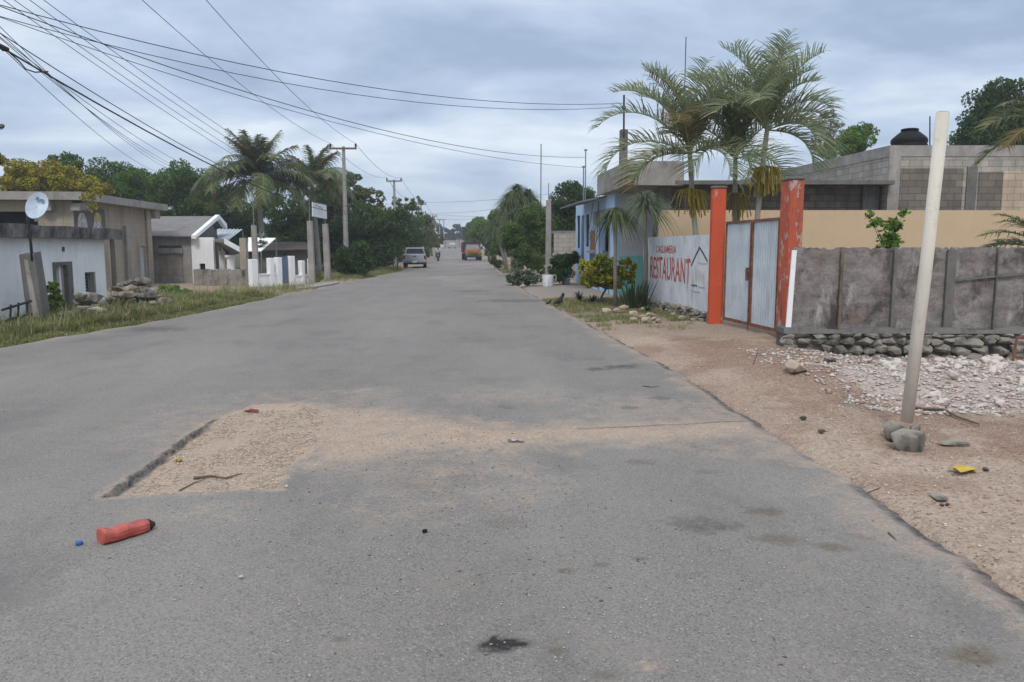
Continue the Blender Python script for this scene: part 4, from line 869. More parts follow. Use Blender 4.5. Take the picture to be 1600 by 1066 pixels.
def mural(px0, px1, py0, py1, mat, arch=True):
    a, b_ = ty(px0), ty(px1); z0_, z1_ = tz((px0 + px1) / 2, py1), tz((px0 + px1) / 2, py0); n = 14; pts = [(a, z0_), (b_, z0_)]
    for i in range(n + 1): t = PI * i / n; pts.append(((a + b_) / 2 + (b_ - a) / 2 * math.cos(t), z1_ - (b_ - a) * .5 + (b_ - a) * .5 * math.sin(t)))
    return pts
MB().box(.002, .006, ty(123), ty(149), tz(136, 358), tz(136, 329)).build('mural_ground', M['graffiti_grey'], tb); MB().box(.002, .0065, ty(149.5), ty(171), tz(160, 358), tz(160, 327)).build('mural_ground', M['graffiti_grey'], tb)
for args, mt in (((128, 143, 334, 356), 'graffiti_white'), ((152, 166, 344, 357), 'graffiti_white'), ((154, 165, 333, 347), 'graffiti_yellow')):
    p = mural(*args, None); d_ = .010 if mt == 'graffiti_white' else .013; MB().add([(d_, a, z) for a, z in p], [tuple(range(len(p)))]).build('mural_figure', M[mt], tb)
MB().box(-.95, -.6, yc - .3, yc - .003, 2.85, 3.2).build('beam_end', M['render'], tb)
mb = MB(); mb.hexa([(.05, yc - .3, 2.85), (.35, yc - .3, 2.85), (.35, yc + .3, 2.92), (.05, yc + .3, 2.92)], [(.05, yc - .3, 3.1), (.35, yc - .3, 3.1), (.35, yc + .3, 3.19), (.05, yc + .3, 3.19)]); mb.build('broken_beam', M['concrete'], tb)

# --- small gabled house with canopies
gh = thing('gabled_house', 'small house with grey sloping roof, white gable edge and boarded shopfront', 'house', (0, 0, 0))
def gp(px, py, Y): v = P(px, py, Y); return v
GY = 36.0
def wbx(mb, p0, p1, y0, y1, Y, th): mb.box(P(p0, 400, Y).x, P(p1, 400, Y).x, Y, Y + th, P(p0, y1, Y).z, P(p0, y0, Y).z)
gh.location = (P(290, 440, GY).x, GY, 0); GO = tuple(gh.location)
def gb(mb, name, mat): 
    mb.v = [(a - GO[0], b_ - GO[1], c) for a, b_, c in mb.v]; return mb.build(name, M[mat], gh)
mb = MB(); wbx(mb, 236, 247, 370, 445, GY, .2); wbx(mb, 247, 285, 370, 384, GY, .2); wbx(mb, 285, 299, 370, 446, GY, .2); gb(mb, 'side_wall', 'concrete')
mb = MB(); wbx(mb, 247, 285, 388, 396, GY - .12, .3); gb(mb, 'lintel', 'concrete')
mb = MB(); wbx(mb, 247.5, 284.5, 396.5, 430, GY + .06, .1); gb(mb, 'boarding', 'render'); mb = MB(); wbx(mb, 247.5, 284.5, 430.5, 446, GY + .02, .12); gb(mb, 'low_sill_wall', 'concrete')
mb = MB(); wbx(mb, 247.5, 284.5, 384.5, 388, GY + .1, .08); gb(mb, 'dark_gap', 'concrete_dark')
mb = MB()
for (p0, p1, y0, y1) in ((299.5, 311, 371, 422), (320, 334, 371, 422), (311, 320, 371, 412), (299.5, 334, 422.1, 448)): wbx(mb, p0, p1, y0, y1, GY - .02, .2)
gb(mb, 'white_wall', 'white'); mb = MB(); wbx(mb, 311, 320, 412, 422, GY + .1, .03); gb(mb, 'window', 'dark')
xl, xr = P(236, 370, GY).x - 6, -14.5; ez = P(300, 370, GY).z; rz0 = P(346, 338, 38.6).z
mb = MB(); mb.hexa([(xl, GY - .35, ez - .02), (xr, GY - .35, ez - .02), (xr, 38.6, rz0 - .06), (xl, 38.6, rz0 - .06)], [(xl, GY - .35, ez + .04), (xr, GY - .35, ez + .04), (xr, 38.6, rz0), (xl, 38.6, rz0)])
mb.hexa([(xl, 38.605, rz0 - .06), (xr, 38.605, rz0 - .06), (xr, 39.6, rz0 - .5), (xl, 39.6, rz0 - .5)], [(xl, 38.605, rz0), (xr, 38.605, rz0), (xr, 39.6, rz0 - .44), (xl, 39.6, rz0 - .44)]); gb(mb, 'roof', 'asbestos')
mb = MB(); x1 = xr + .2
mb.hexa([(xr + .005, GY - .4, ez - .1), (x1, GY - .4, ez - .1), (x1, 38.6, rz0 - .12), (xr + .005, 38.6, rz0 - .12)], [(xr + .005, GY - .4, ez + .06), (x1, GY - .4, ez + .06), (x1, 38.6, rz0 + .07), (xr + .005, 38.6, rz0 + .07)])
mb.hexa([(xr + .005, 38.603, rz0 - .12), (x1, 38.603, rz0 - .12), (x1, 39.6, rz0 - .6), (xr + .005, 39.6, rz0 - .6)], [(xr + .005, 38.603, rz0 + .07), (x1, 38.603, rz0 + .07), (x1, 39.6, rz0 - .34), (xr + .005, 39.6, rz0 - .34)]); gb(mb, 'gable_edge', 'white')
mb = MB(); mb.add([(xr - .2, GY + .2, ez), (xr - .2, 39.4, ez), (xr - .2, 38.6, rz0 - .1), (xr - .25, GY + .2, ez), (xr - .25, 39.4, ez), (xr - .25, 38.6, rz0 - .1)], [(0, 1, 2), (5, 4, 3), (0, 3, 4, 1), (1, 4, 5, 2), (2, 5, 3, 0)]); mb.box(xr - .25, xr - .1, GY + .2, 39.4, -.1, ez); gb(mb, 'gable_wall', 'concrete_dark')
mb = MB(); mb.box(xl, xr - .3, 39.2, 39.4, -.1, ez); gb(mb, 'rear_wall', 'concrete')
# canopy in front of the yard
cn = thing('porch_canopy', 'white sloping concrete porch canopy on a round column beside the gabled house', 'canopy', (P(360, 440, 35).x, 35, 0)); co = tuple(cn.location)
def cbuild(mb, name, mat, par, org): mb.v = [(a - org[0], b_ - org[1], c - org[2]) for a, b_, c in mb.v]; return mb.build(name, M[mat], par)
A, B_, C_, D_ = P(336, 372, 34.6), P(352, 375, 34.6), P(379, 391, 35.6), P(340, 394, 38.0)
mb = MB(); t_ = .14
q4 = [P(331, 373, 37.4), P(351, 374, 34.4), P(380, 390, 34.8), P(364, 394, 38.0)]
mb.hexa([v - Vector((0, 0, t_)) for v in q4], q4); cbuild(mb, 'canopy_slab', 'concrete', cn, co); mb = MB(); fa, fb = q4[1], q4[2]; dn = Vector((0, 0, .19)); of = Vector((0, -.07, 0)); ns_ = Vector((0, -.004, .02)); mb.hexa([fa - dn + of, fb - dn + of, fb - dn + ns_, fa - dn + ns_], [fa + of + Vector((0, 0, .03)), fb + of + Vector((0, 0, .03)), fb + ns_ + Vector((0, 0, .01)), fa + ns_ + Vector((0, 0, .01))]); cbuild(mb, 'fascia', 'white', cn, co)
cc = P(360, 402, 35.6); mb = MB(); mb.lathe([(.17, -.1), (.17, cc.z - .05), (.24, cc.z), (.24, cc.z + .1)], 18, (cc.x, 35.6, 0)); cbuild(mb, 'column', 'white', cn, co)
cc = P(347, 402, 37.6); mb = MB(); mb.box(cc.x - .12, cc.x + .12, 37.5, 37.7, -.1, cc.z + .3); cbuild(mb, 'rear_column', 'white', cn, co)
sh = thing('sheet_roof', 'pale corrugated sheet roof on thin posts above the porch canopy', 'roof', (P(360, 370, 39).x, 39, 0)); so = tuple(sh.location)
mb = MB(); q4 = [P(340, 376, 38.2), P(358, 375, 38.0), P(379, 359, 41), P(339, 358, 42)]; n = 14
for i in range(n):
    a0_, a1_ = i / n, (i + 1) / n; f = lambda u_, v_: (q4[0].lerp(q4[1], u_)).lerp(q4[3].lerp(q4[2], u_), v_)
    off = Vector((0, 0, .03 if i % 2 else 0)); p = [f(a0_, 0) + off, f(a1_, 0) + off, f(a1_, 1) + off, f(a0_, 1) + off]; mb.hexa([v - Vector((0, 0, .02)) for v in p], p)
cbuild(mb, 'sheeting', 'sheet', sh, so); mb = MB()
for v in q4: mb.tube([(v.x, v.y, -.1), (v.x, v.y, v.z - .03)], .04, 6)
cbuild(mb, 'support_post', 'grey_metal', sh, so)
s2 = thing('sheet_roof', 'small white sheet roof leaning over the yard behind the grey rod post', 'roof', (P(410, 380, 38).x, 38, 0)); so = tuple(s2.location)
q4 = [P(387, 392, 37), P(408, 392, 37), P(431, 372, 39), P(388, 371, 39)]; mb = MB(); mb.hexa([v - Vector((0, 0, .04)) for v in q4], q4); cbuild(mb, 'sheeting', 'white', s2, so)
mb = MB()
for v in q4[:2]+q4[2:3]: mb.tube([(v.x, v.y, -.1), (v.x, v.y, v.z - .05)], .035, 6)
cbuild(mb, 'support_post', 'grey_metal', s2, so)
yh = thing('dark_shack', 'dark roofed shack with grey doorway under the coconut palms', 'house', (P(448, 430, 44).x, 44, 0)); so = tuple(yh.location)
mb = MB(); wbx(mb, 380, 441, 392, 440, 44, .2); wbx(mb, 455, 478, 392, 440, 44, .2); wbx(mb, 441, 455, 392, 397, 44, .2); cbuild(mb, 'wall', 'concrete_dark', yh, so)
mb = MB(); wbx(mb, 441.3, 454.7, 397.3, 440, 44.12, .04); cbuild(mb, 'door', 'bluegrey', yh, so)
mb = MB(); q4 = [P(370, 391, 43.5), P(484, 389, 43.5), P(478, 378, 48), P(380, 378, 48)]; mb.hexa([v - Vector((0, 0, .06)) for v in q4], q4); cbuild(mb, 'roof', 'bark', yh, so)
bp = P(383, 440, 34); bpost = thing('brick_pier', 'square brown masonry pier beside the porch canopy', 'pier', (bp.x, 34, 0)); MB().bbox(-.14, .14, -.14, .14, -.1, P(383, 372, 34).z, .01).build('shaft', M['render'], bpost)
# garden wall
gwl = thing('garden_wall', 'low stained masonry garden wall in front of the gabled house', 'wall', (P(300, 447, 32.6).x, 32.8, 0)); x2 = P(392, 447, 32.4).x - gwl.location.x
mb = MB(); nn_ = 20; rd = random.Random(2)
for i in range(nn_):
    a = x2 * i / nn_; b_ = x2 * (i + 1) / nn_; t = CH + (386 - 421) / F * 32.6 + .02 * math.sin(i * 1.9); mb.hexa([(a, 0, -.15), (b_, 0, -.15), (b_, .18, -.15), (a, .18, -.15)], [(a, 0, t), (b_, 0, t), (b_, .18, t), (a, .18, t)])
mb.build('masonry', stained('garden_masonry', (.38, .345, .30), (.07, .065, .06), 1.7, (.22, .20, .175), bump=.9), gwl)

# white fence with pillars
f0, f1 = Vector((-10.75, 32.4, 0)), Vector((-9.05, 35.9, 0)); fd = f1 - f0; fl = fd.length; wf = thing('white_fence', 'white masonry fence with square pillars and low capped panels around a gate', 'fence', f0, math.atan2(fd.y, fd.x))
def fs(px):
    k = (px - 800) / F; u = (k * f0.y - f0.x) / (fd.x - k * fd.y); return u * fl
def fz(px, y): return CH + (386 - y) / F * (f0.y + fd.y * fs(px) / fl)
for (p, wd, yt) in ((397, .36, 405), (424, .24, 403), (436, .28, 402), (456, .30, 400), (472.5, .22, 407), (487, .24, 404)):
    s_ = fs(p); MB().bbox(s_ - wd / 2, s_ + wd / 2, -.11, .11, -.1, fz(p, yt), .012).build('pillar', M['white'], wf)
for (a, b_, yt) in ((404, 431, 429), (461, 484, 431)):
    w_ = MB().box(fs(a), fs(b_), -.07, .07, -.1, fz((a + b_) / 2, yt)).build('low_panel', M['white'], wf); MB().box(fs(a), fs(b_), -.10, .10, fz((a + b_) / 2, yt) + .002, fz((a + b_) / 2, yt) + .05).build('capping', M['white'], w_)
g_ = MB(); 
for i in range(9): s_ = fs(442) + (fs(451) - fs(442)) * i / 8; g_.box(s_ - .012, s_ + .012, -.012, .012, .02, fz(447, 404))
g_.box(fs(442), fs(451), -.018, -.013, .1, 1.2); g_.build('gate', M['bluegrey'], wf)
# posts along the left
pvp = [G(462, 452.5), G(500, 448), G(531, 442.5), G(524, 440), G(495, 443), G(466, 447)]
mb = MB(); mb.add([(p.x, p.y, -.1) for p in pvp] + [(p.x, p.y, .03) for p in pvp], [(6, 7, 8, 9, 10, 11), (5, 4, 3, 2, 1, 0)] + [(k, (k + 1) % 6, 6 + (k + 1) % 6, 6 + k) for k in range(6)]); tag(mb.build('pavement', M['concrete']), kind='structure')
cpost('concrete_post', 'grey concrete post with thin rod, rising from the left end of the white fence', 401, 352, 440, 33.2, 8, rod=34, group='grey concrete posts on the left', lean=-1)
cpost('concrete_post', 'tall concrete post at the right end of the white fence, holding the sign', 488, 345, 442, 35.2, 9, rod=38, group='grey concrete posts on the left', lean=-1)
cpost('concrete_post', 'second sign post standing on the grass right of the white fence', 512.5, 350, 434, 39.6, 9, rod=30, group='grey concrete posts on the left', lean=-2)
sa, sb, sc_, sdn = P(488.5, 315, 35.3), P(488.5, 339, 35.3), P(511, 343, 39.5), P(510, 320, 39.5)
sg = thing('name_sign', 'small white sign board with dark marks hung between two concrete posts', 'sign', (sb.x, sb.y, sb.z)); so = tuple(sg.location); dv = (sc_ - sb); dvn = Vector((dv.x, dv.y, 0)).normalized(); nv = Vector((dvn.y, -dvn.x, 0))
mb = MB(); q4 = [sb, sc_, sdn, sa]; back = [v - nv * .03 for v in q4]; mb.hexa(back, q4); cbuild(mb, 'board', 'white', sg, so)
mb = MB(); 
for a, b_ in ((sa, sdn), (sb, sc_)): mb.tube([a, b_], .022, 6)
cbuild(mb, 'sign_frame', 'darkmetal', sg, so)
mb = MB(); rd = random.Random(6)
for (u_, v_, wd, hh) in ((.22, .80, .10, .12), (.36, .76, .10, .13), (.50, .72, .12, .16), (.64, .68, .09, .14), (.34, .5, .07, .05), (.45, .48, .07, .05), (.56, .47, .07, .05), (.66, .46, .07, .05), (.36, .33, .06, .05), (.48, .31, .07, .05), (.6, .30, .06, .05)):
    c = sb.lerp(sc_, u_).lerp(sa.lerp(sdn, u_), v_) + nv * .008; ex = dvn * wd * dv.length * .45; ez_ = Vector((0, 0, hh * .32))
    q = [c - ex - ez_, c + ex - ez_, c + ex * .6 + ez_, c - ex * .7 + ez_]; mb.hexa([v - nv * .005 for v in q], q)
cbuild(mb, 'faded_marks', 'greypaint', sg, so)

# utility poles
poles = []
def upole(px, pt, Y, lab, arm=22, wpx=6.5, arms=1, rd_=.13):
    x = (px - 800) / F * Y; zt = P(px, pt, Y).z; b0 = rise(Y) - .1; r = thing('utility_pole', lab, 'utility pole', (x, Y, b0), 0, 'utility poles along the left side'); h = zt - b0
    mb = MB(); n = 6; mb.tube([(0, 0, 0), (0, 0, h * .45), (0, 0, h)], [rd_ * 1.25, rd_, rd_ * .62], 6); mb.build('pole', M['concrete'], r)
    ends = []
    for k in range(arms):
        z = h - .12 - k * 1.1; hw = arm / F * Y; a_ = MB().bbox(-hw, hw, -.16, -.085, z - .05, z + .05, .01).build('crossarm', M['grey_metal' if k else 'wood'], r)
        for sx_ in (-1, 1):
            MB().lathe([(.03, 0), (.06, .05), (.05, .1), (.06, .15), (.03, .22)], 10, (sx_ * (hw - .06), -.12, z + .052)).build('insulator', M['insul'], r); ends.append(Vector((x + sx_ * (hw - .06), Y - .12, b0 + z + .26)))
    MB().tube([(-hw * .5, -.1, h - .15), (0, -.12, h - .9)], .018, 5).build('brace', M['grey_metal'], r)
    poles.append((Vector((x, Y, b0 + h)), ends)); return r
upole(542.5, 229, 43, 'nearest utility pole, tall concrete with one crossarm behind the sign posts', 21)
upole(619, 281, 66, 'second utility pole with crossarm, rising over the trees behind the first', 12)
upole(659.5, 318, 102, 'third utility pole, with two crossarms above the distant trees', 8, arms=2)
upole(680.5, 337, 135, 'fourth utility pole, slim and partly hidden by trees', 3.5)
upole(688, 343, 165, 'left one of the two farthest poles near the end of the road', 2.5)
upole(694.5, 343, 185, 'right one of the two farthest poles near the end of the road', 2.5)
upole(679, 352, 150, 'short pale pole beside the fourth utility pole', .8)

# left leaning post, satellite dish, rail
lp = thing('leaning_post', 'leaning weathered concrete post at the left roadside', 'post', G(63, 506)); lo = lp.location.copy(); Yl = lo.y
mb = MB(); a = P(40, 398, Yl + .1) - lo; b_ = P(63, 396, Yl + .1) - lo; wl = 26 / F * Yl / 2
mb.hexa([(-wl, -wl * .8, -.1), (wl, -wl * .8, -.1), (wl, wl * .8, -.1), (-wl, wl * .8, -.1)], [(a.x, -wl * .7, a.z), (b_.x, -wl * .7, b_.z), (b_.x, wl * .7, b_.z + .04), (a.x, wl * .7, a.z + .04)]); mb.build('shaft', M['concrete_dark'], lp)
mb = MB(); c0 = Vector((a.x + .12, 0, a.z)); mb.hexa([(c0.x + .1, -wl * .85, .15), (c0.x + .22, -wl * .85, .15), (c0.x + .22, -wl * .7, .15), (c0.x + .1, -wl * .7, .15)], [(c0.x - .02, -wl * .8, a.z - .1), (c0.x + .06, -wl * .8, a.z - .1), (c0.x + .06, -wl * .7, a.z - .1), (c0.x - .02, -wl * .7, a.z - .1)]); mb.build('spall', M['concrete'], lp)
sdh = thing('satellite_dish', 'pale satellite dish on a thin dark pole above the leaning post', 'satellite dish', P(50, 400, Yl - .12)); so = sdh.location.copy()
dc = P(58, 323, Yl - .2) - so; MB().tube([(0, 0, -.1), (-.04, .05, .4), P(44, 345, Yl - .1) - so, P(42, 330, Yl - .1) - so], .028, 7).build('pole', M['darkmetal'], sdh, True)
mb = MB(); rr = 21.5 / F * Yl; prof = [(rr * t, .22 * rr * t * t) for t in (0.02, .2, .4, .6, .8, .93, 1.0)] + [(rr * 1.03, .22 * rr + .005), (rr, .22 * rr - .012)] + [(rr * t, .22 * rr * t * t - .012) for t in (.8, .5, .2, .02)]
mb.lathe(prof, 32, sx=.64); dish = mb.build('dish', M['dish'], sdh, True); dish.location = dc; dish.rotation_mode = 'QUATERNION'
nrm = Vector((.45, -.85, .32)).normalized(); dish.rotation_quaternion = nrm.to_track_quat('Z', 'Y') @ Matrix.Rotation(R(-22), 4, 'Z').to_quaternion()
arm_ = MB().tube([dc + nrm * -.02 + Vector((0, 0, -.16)), dc + nrm * .22 + Vector((-.02, 0, -.36))], .012, 6).build('feed_arm', M['grey_metal'], sdh); MB().bbox(-.03, .03, -.03, .03, -.04, .04, .01).build('feed_horn', M['grey_metal'], arm_).location = dc + nrm * .22 + Vector((-.02, 0, -.34))
MB().tube([dc - nrm * .01, P(43, 338, Yl - .1) - so], .025, 6).build('mount', M['darkmetal'], sdh)
mkr = MB(); mkr.hexa([(-.07, -.02, .032), (-.01, -.02, .030), (-.01, .05, .030), (-.07, .05, .032)], [(-.07, -.02, .036), (-.01, -.02, .034), (-.01, .05, .034), (-.07, .05, .036)]); mkr.hexa([(.01, -.02, .030), (.08, -.02, .032), (.08, .04, .032), (.01, .04, .030)], [(.01, -.02, .034), (.08, -.02, .036), (.08, .04, .036), (.01, .04, .034)])
k_ = mkr.build('dish_marks', M['bluegrey'], dish); k_.location = (.0, rr * .45, .03)
rl = thing('metal_rail', 'low dark rail with uprights between the white house and the leaning post', 'rail', G(8, 512)); so = rl.location.copy(); mb = MB(); Yq = so.y
for p0, p1 in (((2, 485), (50, 470)), ((2, 503), (50, 490))): mb.tube([P(p0[0], p0[1], Yq) - so, P(p1[0], p1[1], Yq + .3) - so], .025, 6)
mb.build('rail_bar', M['darkmetal'], rl); 
for p0 in (16, 28, 42): MB().tube([P(p0, 502 - p0 * .2, Yq + p0 / 160) - so, P(p0 + 1, 480 - p0 * .25, Yq + p0 / 160) - so], .022, 6).build('upright', M['darkmetal'], rl)

# ------------------------------------------------------------------ white pipe and its stones
pb = G(1416, 668); pt_ = P(1473.5, 176, pb.y + .02)
pp = thing('leaning_pipe', 'tall cream plastic pipe leaning slightly right, held upright by grey stones', 'pipe', pb)
v = pt_ - pb; MB().tube([(0, 0, .05), v * .5 + Vector((.008, 0, 0)), v], [.053, .053, .053], 20).build('pipe_shell', M['pvc'], pp, True)
mb = MB(); d = v.normalized(); mb.tube([v * 1.0001, v + d * .004], [.049, .046], 20); mb.build('open_end', M['dark'], pp, True)
rd = random.Random(21)
def rockobj(name, px, py, sx, sy, sz, mat, lab, seed, group=None, bury=.25, cat='stone', smooth=False, rzv=0):
    g = G(px, py); z = gz(g.x, g.y) if (g.x > redge(g.y) or g.x < ledge(g.y)) else rz_(g.x, g.y)
    mb = MB(); mb.rock((0, 0, 0), sx, sy, sz, random.Random(seed)); o = mb.build(name, M[mat]); o.location = (g.x, g.y, z + sz * (1 - bury)); o.rotation_euler = (0, 0, rzv); tag(o, lab, cat, group)
    md = o.modifiers.new('bevel', 'BEVEL'); md.width = min(sx, sz) * .12; md.segments = 2
    return o
rockobj('grey_stone', 1419, 694, .205, .14, .10, 'stone_grey', 'big grey stone in front of the cream pipe foot', 5)
rockobj('grey_stone', 1398, 681, .12, .09, .10, 'stone_grey', 'smaller dark stone left of the cream pipe foot', 8)
rockobj('grey_stone', 1432, 670, .06, .06, .06, 'stone_grey', 'little dark stone wedged right behind the cream pipe foot', 9)
rockobj('grey_stone', 1490, 692, .14, .07, .025, 'stone_grey', 'flat grey stone nearly buried in the sand right of the cream pipe', 12, bury=.4)
rockobj('grey_stone', 1465, 770, .085, .05, .015, 'stone_grey', 'flat blue-grey stone flush with the sand below the yellow leaf', 13, bury=.4)
rockobj('tan_rock', 1243, 589, .20, .14, .085, 'stone_tan', 'ochre rock half sunk in the red soil bank', 14, cat='rock')
rockobj('tan_rock', 1296, 564, .10, .08, .05, 'stone_grey', 'grey rock at the foot of the stone plinth near the orange pillar', 15, cat='rock')
# limestone rubble heap: bigger lumps as objects, fine stuff as gravel
rd = random.Random(31); rocks_poly = [G(1330, 556), G(1420, 552), G(1490, 542), G(1640, 545), G(1640, 632), G(1500, 628), G(1400, 598)]
RP = [(p.x, p.y) for p in rocks_poly]
def inpoly(poly, x, y): return float(sdist(poly, np.array([[x]]), np.array([[y]]))[0, 0])
protos = []
for k in range(7):
    mb = MB(); mb.rock((0, 0, 0), .085, .06, .042, random.Random(50 + k)); o = mb.build('limestone_lump', M['rubble']); md = o.modifiers.new('bevel', 'BEVEL'); md.width = .006; md.segments = 1
    protos.append(o)
n = 0; xs_ = [p[0] for p in RP]; ys_ = [p[1] for p in RP]
while n < 170:
    x, y = rd.uniform(min(xs_), max(xs_)), rd.uniform(min(ys_), max(ys_))
    if inpoly(RP, x, y) < 0: continue
    o = protos[n] if n < 7 else protos[n % 7].copy()
    if n >= 7: C.objects.link(o)
    s_ = rd.choice([.35, .45, .5, .6, .8, 1.1]) * rd.uniform(.85, 1.15); o.scale = (s_, s_, s_); o.location = (x, y, gz(x, y) + .028 * s_ + (.02 if rd.random() < .4 else 0)); o.rotation_euler = (rd.uniform(-.4, .4), rd.uniform(-.4, .4), rd.uniform(0, 6.28))
    tag(o, 'pale limestone lump in the rubble heap below the stone plinth', 'rock', 'limestone lumps of the rubble heap'); n += 1

def pebbles(name, pts, smin, smax, mat, seed, lab=None, power=2.5, z=None):
    """many tiny angular stones as one mesh: squashed octahedra"""
    rs = np.random.RandomState(seed); n = len(pts); P_ = np.array(pts); s_ = smin + (smax - smin) * rs.rand(n) ** power
    b_ = np.array([[1, 0, 0], [0, 1, 0], [-1, 0, 0], [0, -1, 0], [0, 0, 1], [0, 0, -.6]], float); V = b_[None] * (1 + rs.uniform(-.35, .35, (n, 6, 3))) * s_[:, None, None]
    V[:, :, 2] *= rs.uniform(.45, .8, (n, 1)); a = rs.uniform(0, 6.28, n); ca, sa_ = np.cos(a)[:, None], np.sin(a)[:, None]; x = V[:, :, 0] * ca - V[:, :, 1] * sa_; y = V[:, :, 0] * sa_ + V[:, :, 1] * ca; V[:, :, 0], V[:, :, 1] = x * 1.25, y
    V += P_[:, None, :]; V[:, :, 2] += (s_ * .25)[:, None]
    f = np.array([[0, 1, 4], [1, 2, 4], [2, 3, 4], [3, 0, 4], [1, 0, 5], [2, 1, 5], [3, 2, 5], [0, 3, 5]]); Fq = (f[None] + (np.arange(n) * 6)[:, None, None]).reshape(-1, 3)
    o = npmesh(name, V.reshape(-1, 3), Fq, M[mat], nside=3); tag(o, lab, kind='stuff'); return o
rs = np.random.RandomState(77); pts = []
def scat(cpx, cpy, spx, spy, n, zf):
    for _ in range(n):
        px, py = cpx + rs.normal() * spx, cpy + rs.normal() * spy
        if py < 440 or py > 1150: continue
        g = G(px, py); 
        if zf == 'r':
            if not (ledge(g.y) < g.x < redge(g.y) - .02): continue
            pts.append((g.x, g.y, rz_(g.x, g.y)))
        else:
            if g.x < redge(g.y) + .05: continue
            pts.append((g.x, g.y, gz(g.x, g.y)))
scat(700, 735, 60, 35, 600, 'r'); scat(660, 780, 130, 50, 300, 'r'); scat(720, 655, 200, 12, 250, 'r'); scat(760, 850, 330, 130, 550, 'r'); scat(1150, 900, 260, 110, 280, 'r'); scat(560, 640, 120, 22, 250, 'r'); scat(300, 640, 300, 60, 80, 'r')
scat(700, 720, 110, 50, 1600, 'r'); scat(620, 800, 230, 90, 1300, 'r'); scat(850, 880, 330, 100, 1200, 'r')
pebbles('loose_gravel', pts, .0018, .0085, 'pebble', 3, 'loose gravel scattered over the asphalt')
pts = []
while len(pts) < 5500:
    x, y = rs.uniform(-2.8, -.6), rs.uniform(4.8, 8.4)
    if inpoly([(p.x, p.y) for p in hole], x, y) > .05 and rs.rand() < 2.2 * (vn(np.array([x * 6]), np.array([y * 6]))[0] - .2): pts.append((x, y, rz_(x, y)))
pebbles('gravel_fill', pts, .002, .0105, 'pebble_tan', 4, 'gravel lying in the open pothole')
pts = []
scat(1420, 760, 150, 120, 1500, 'g'); scat(1150, 590, 120, 50, 1100, 'g'); scat(1450, 640, 150, 20, 1200, 'g')
scat(1300, 520, 150, 20, 500, 'g')
pebbles('verge_gravel', pts, .003, .014, 'pebble_tan', 5, 'gravel scattered over the sandy verge')
pts = []
k = 0
WP = [(g.x, g.y) for g in (G(1290, 580), G(1380, 562), G(1470, 546), G(1700, 545), G(1750, 640), G(1600, 640), G(1480, 640), G(1380, 612))]
while len(pts) < 9000:
    x, y = rs.uniform(3.6, 9), rs.uniform(7.5, 12.3); d_ = inpoly(WP, x, y) if k % 3 == 0 else 0; k += 1
    if k % 3 == 0:
        if d_ < -.02: continue
        for q in range(3):
            xx, yy = x + rs.normal() * .05, y + rs.normal() * .05; pts.append((xx, yy, gz(xx, yy)))
pebbles('limestone_gravel', pts, .006, .035, 'pebble_white', 6, 'crushed white limestone below the stone plinth')
# pale rocks lining the planting bed
rd = random.Random(12)
for i, (px, py, s_) in enumerate([(948, 488, .16), (962, 486, .13), (975, 482, .14), (956, 494, .07), (988, 493, .15), (990, 501, .12), (1003, 495, .10), (1016, 493, .14), (1022, 497, .09), (1010, 502, .16), (1028, 501, .10), (985, 476, .11), (998, 478, .16), (1006, 484, .12), (920, 500, .04), (1068, 497, .12), (1052, 490, .09), (1082, 500, .07)]):
    rockobj('garden_rock', px, py, s_, s_ * .8, s_ * .6, 'stone_tan', 'pale rock edging the planting bed before the restaurant wall', 60 + i, 'pale rocks edging the planting bed', .35, 'rock')
# rock piles on the left
def pile(px0, px1, pyb, pyt, n, lab, seed, mat='stone_grey', smin=.12, smax=.3):
    rd = random.Random(seed); a = G(px0, pyb); b_ = G(px1, pyb); h = (pyb - pyt) / F * a.y * 1.3
    for i in range(n):
        t = rd.random(); f = 1 - abs(2 * t - 1) ** 2.6; z = rd.random() ** .9 * h * f; s_ = rd.uniform(smin, smax); p = a.lerp(b_, t)
        mb = MB(); mb.rock((0, 0, 0), s_, s_ * .8, s_ * .5, random.Random(seed * 31 + i)); o = mb.build('field_stone', M['stone_tan' if rd.random() < .15 else mat]); y = p.y + rd.uniform(-.45, .5) * (1 - z / (h + .01)) + .25; o.location = (p.x, y, gz(p.x, y) + z * .85 + s_ * .2)
        tag(o, lab, 'rock', lab + 's')
pile(166, 243, 486, 440, 110, 'weathered grey stone in the larger heap right of the white house', 3, smin=.09, smax=.24)
pile(100, 150, 504, 464, 46, 'weathered grey stone in the smaller heap between bush and white house', 4, smin=.10, smax=.24)
rockobj('grey_stone', 110, 503, .34, .2, .16, 'concrete_dark', 'flat slab-like grey stone in the grass right of the leaning post', 71, cat='rock')

# ------------------------------------------------------------------ litter on the road
bt = G(157, 850); ax_ = G(240, 826) - bt; bot = thing('plastic_bottle', 'crushed faded red plastic bottle with blackened neck lying on the asphalt', 'bottle', bt + Vector((0, 0, .0)), math.atan2(ax_.y, ax_.x)); Lb = ax_.length
mb = MB(); secs = [(0.0, .040, .030), (.015, .052, .040), (.05, .055, .042), (.25, .060, .033), (.45, .056, .037), (.62, .056, .034), (.78, .050, .033), (.88, .036, .030)]; vs = []; nk = 14
for i, (t, hw, hh) in enumerate(secs):
    for k in range(nk):
        a = 2 * PI * k / nk; c, s_ = math.cos(a), math.sin(a); sq = lambda q: math.copysign(abs(q) ** .6, q)
        vs.append((t * Lb, sq(c) * hw * (1 + .05 * math.sin(i * 2.3 + k)), hh + sq(s_) * hh * (1 - (.22 if (i in (3, 5) and 0 < k < 7) else 0)) + .001))
mb.add(vs, [(i * nk + k, i * nk + (k + 1) % nk, (i + 1) * nk + (k + 1) % nk, (i + 1) * nk + k) for i in range(len(secs) - 1) for k in range(nk)] + [tuple(range(nk - 1, -1, -1))]); mb.build('body', M['bottle'], bot)
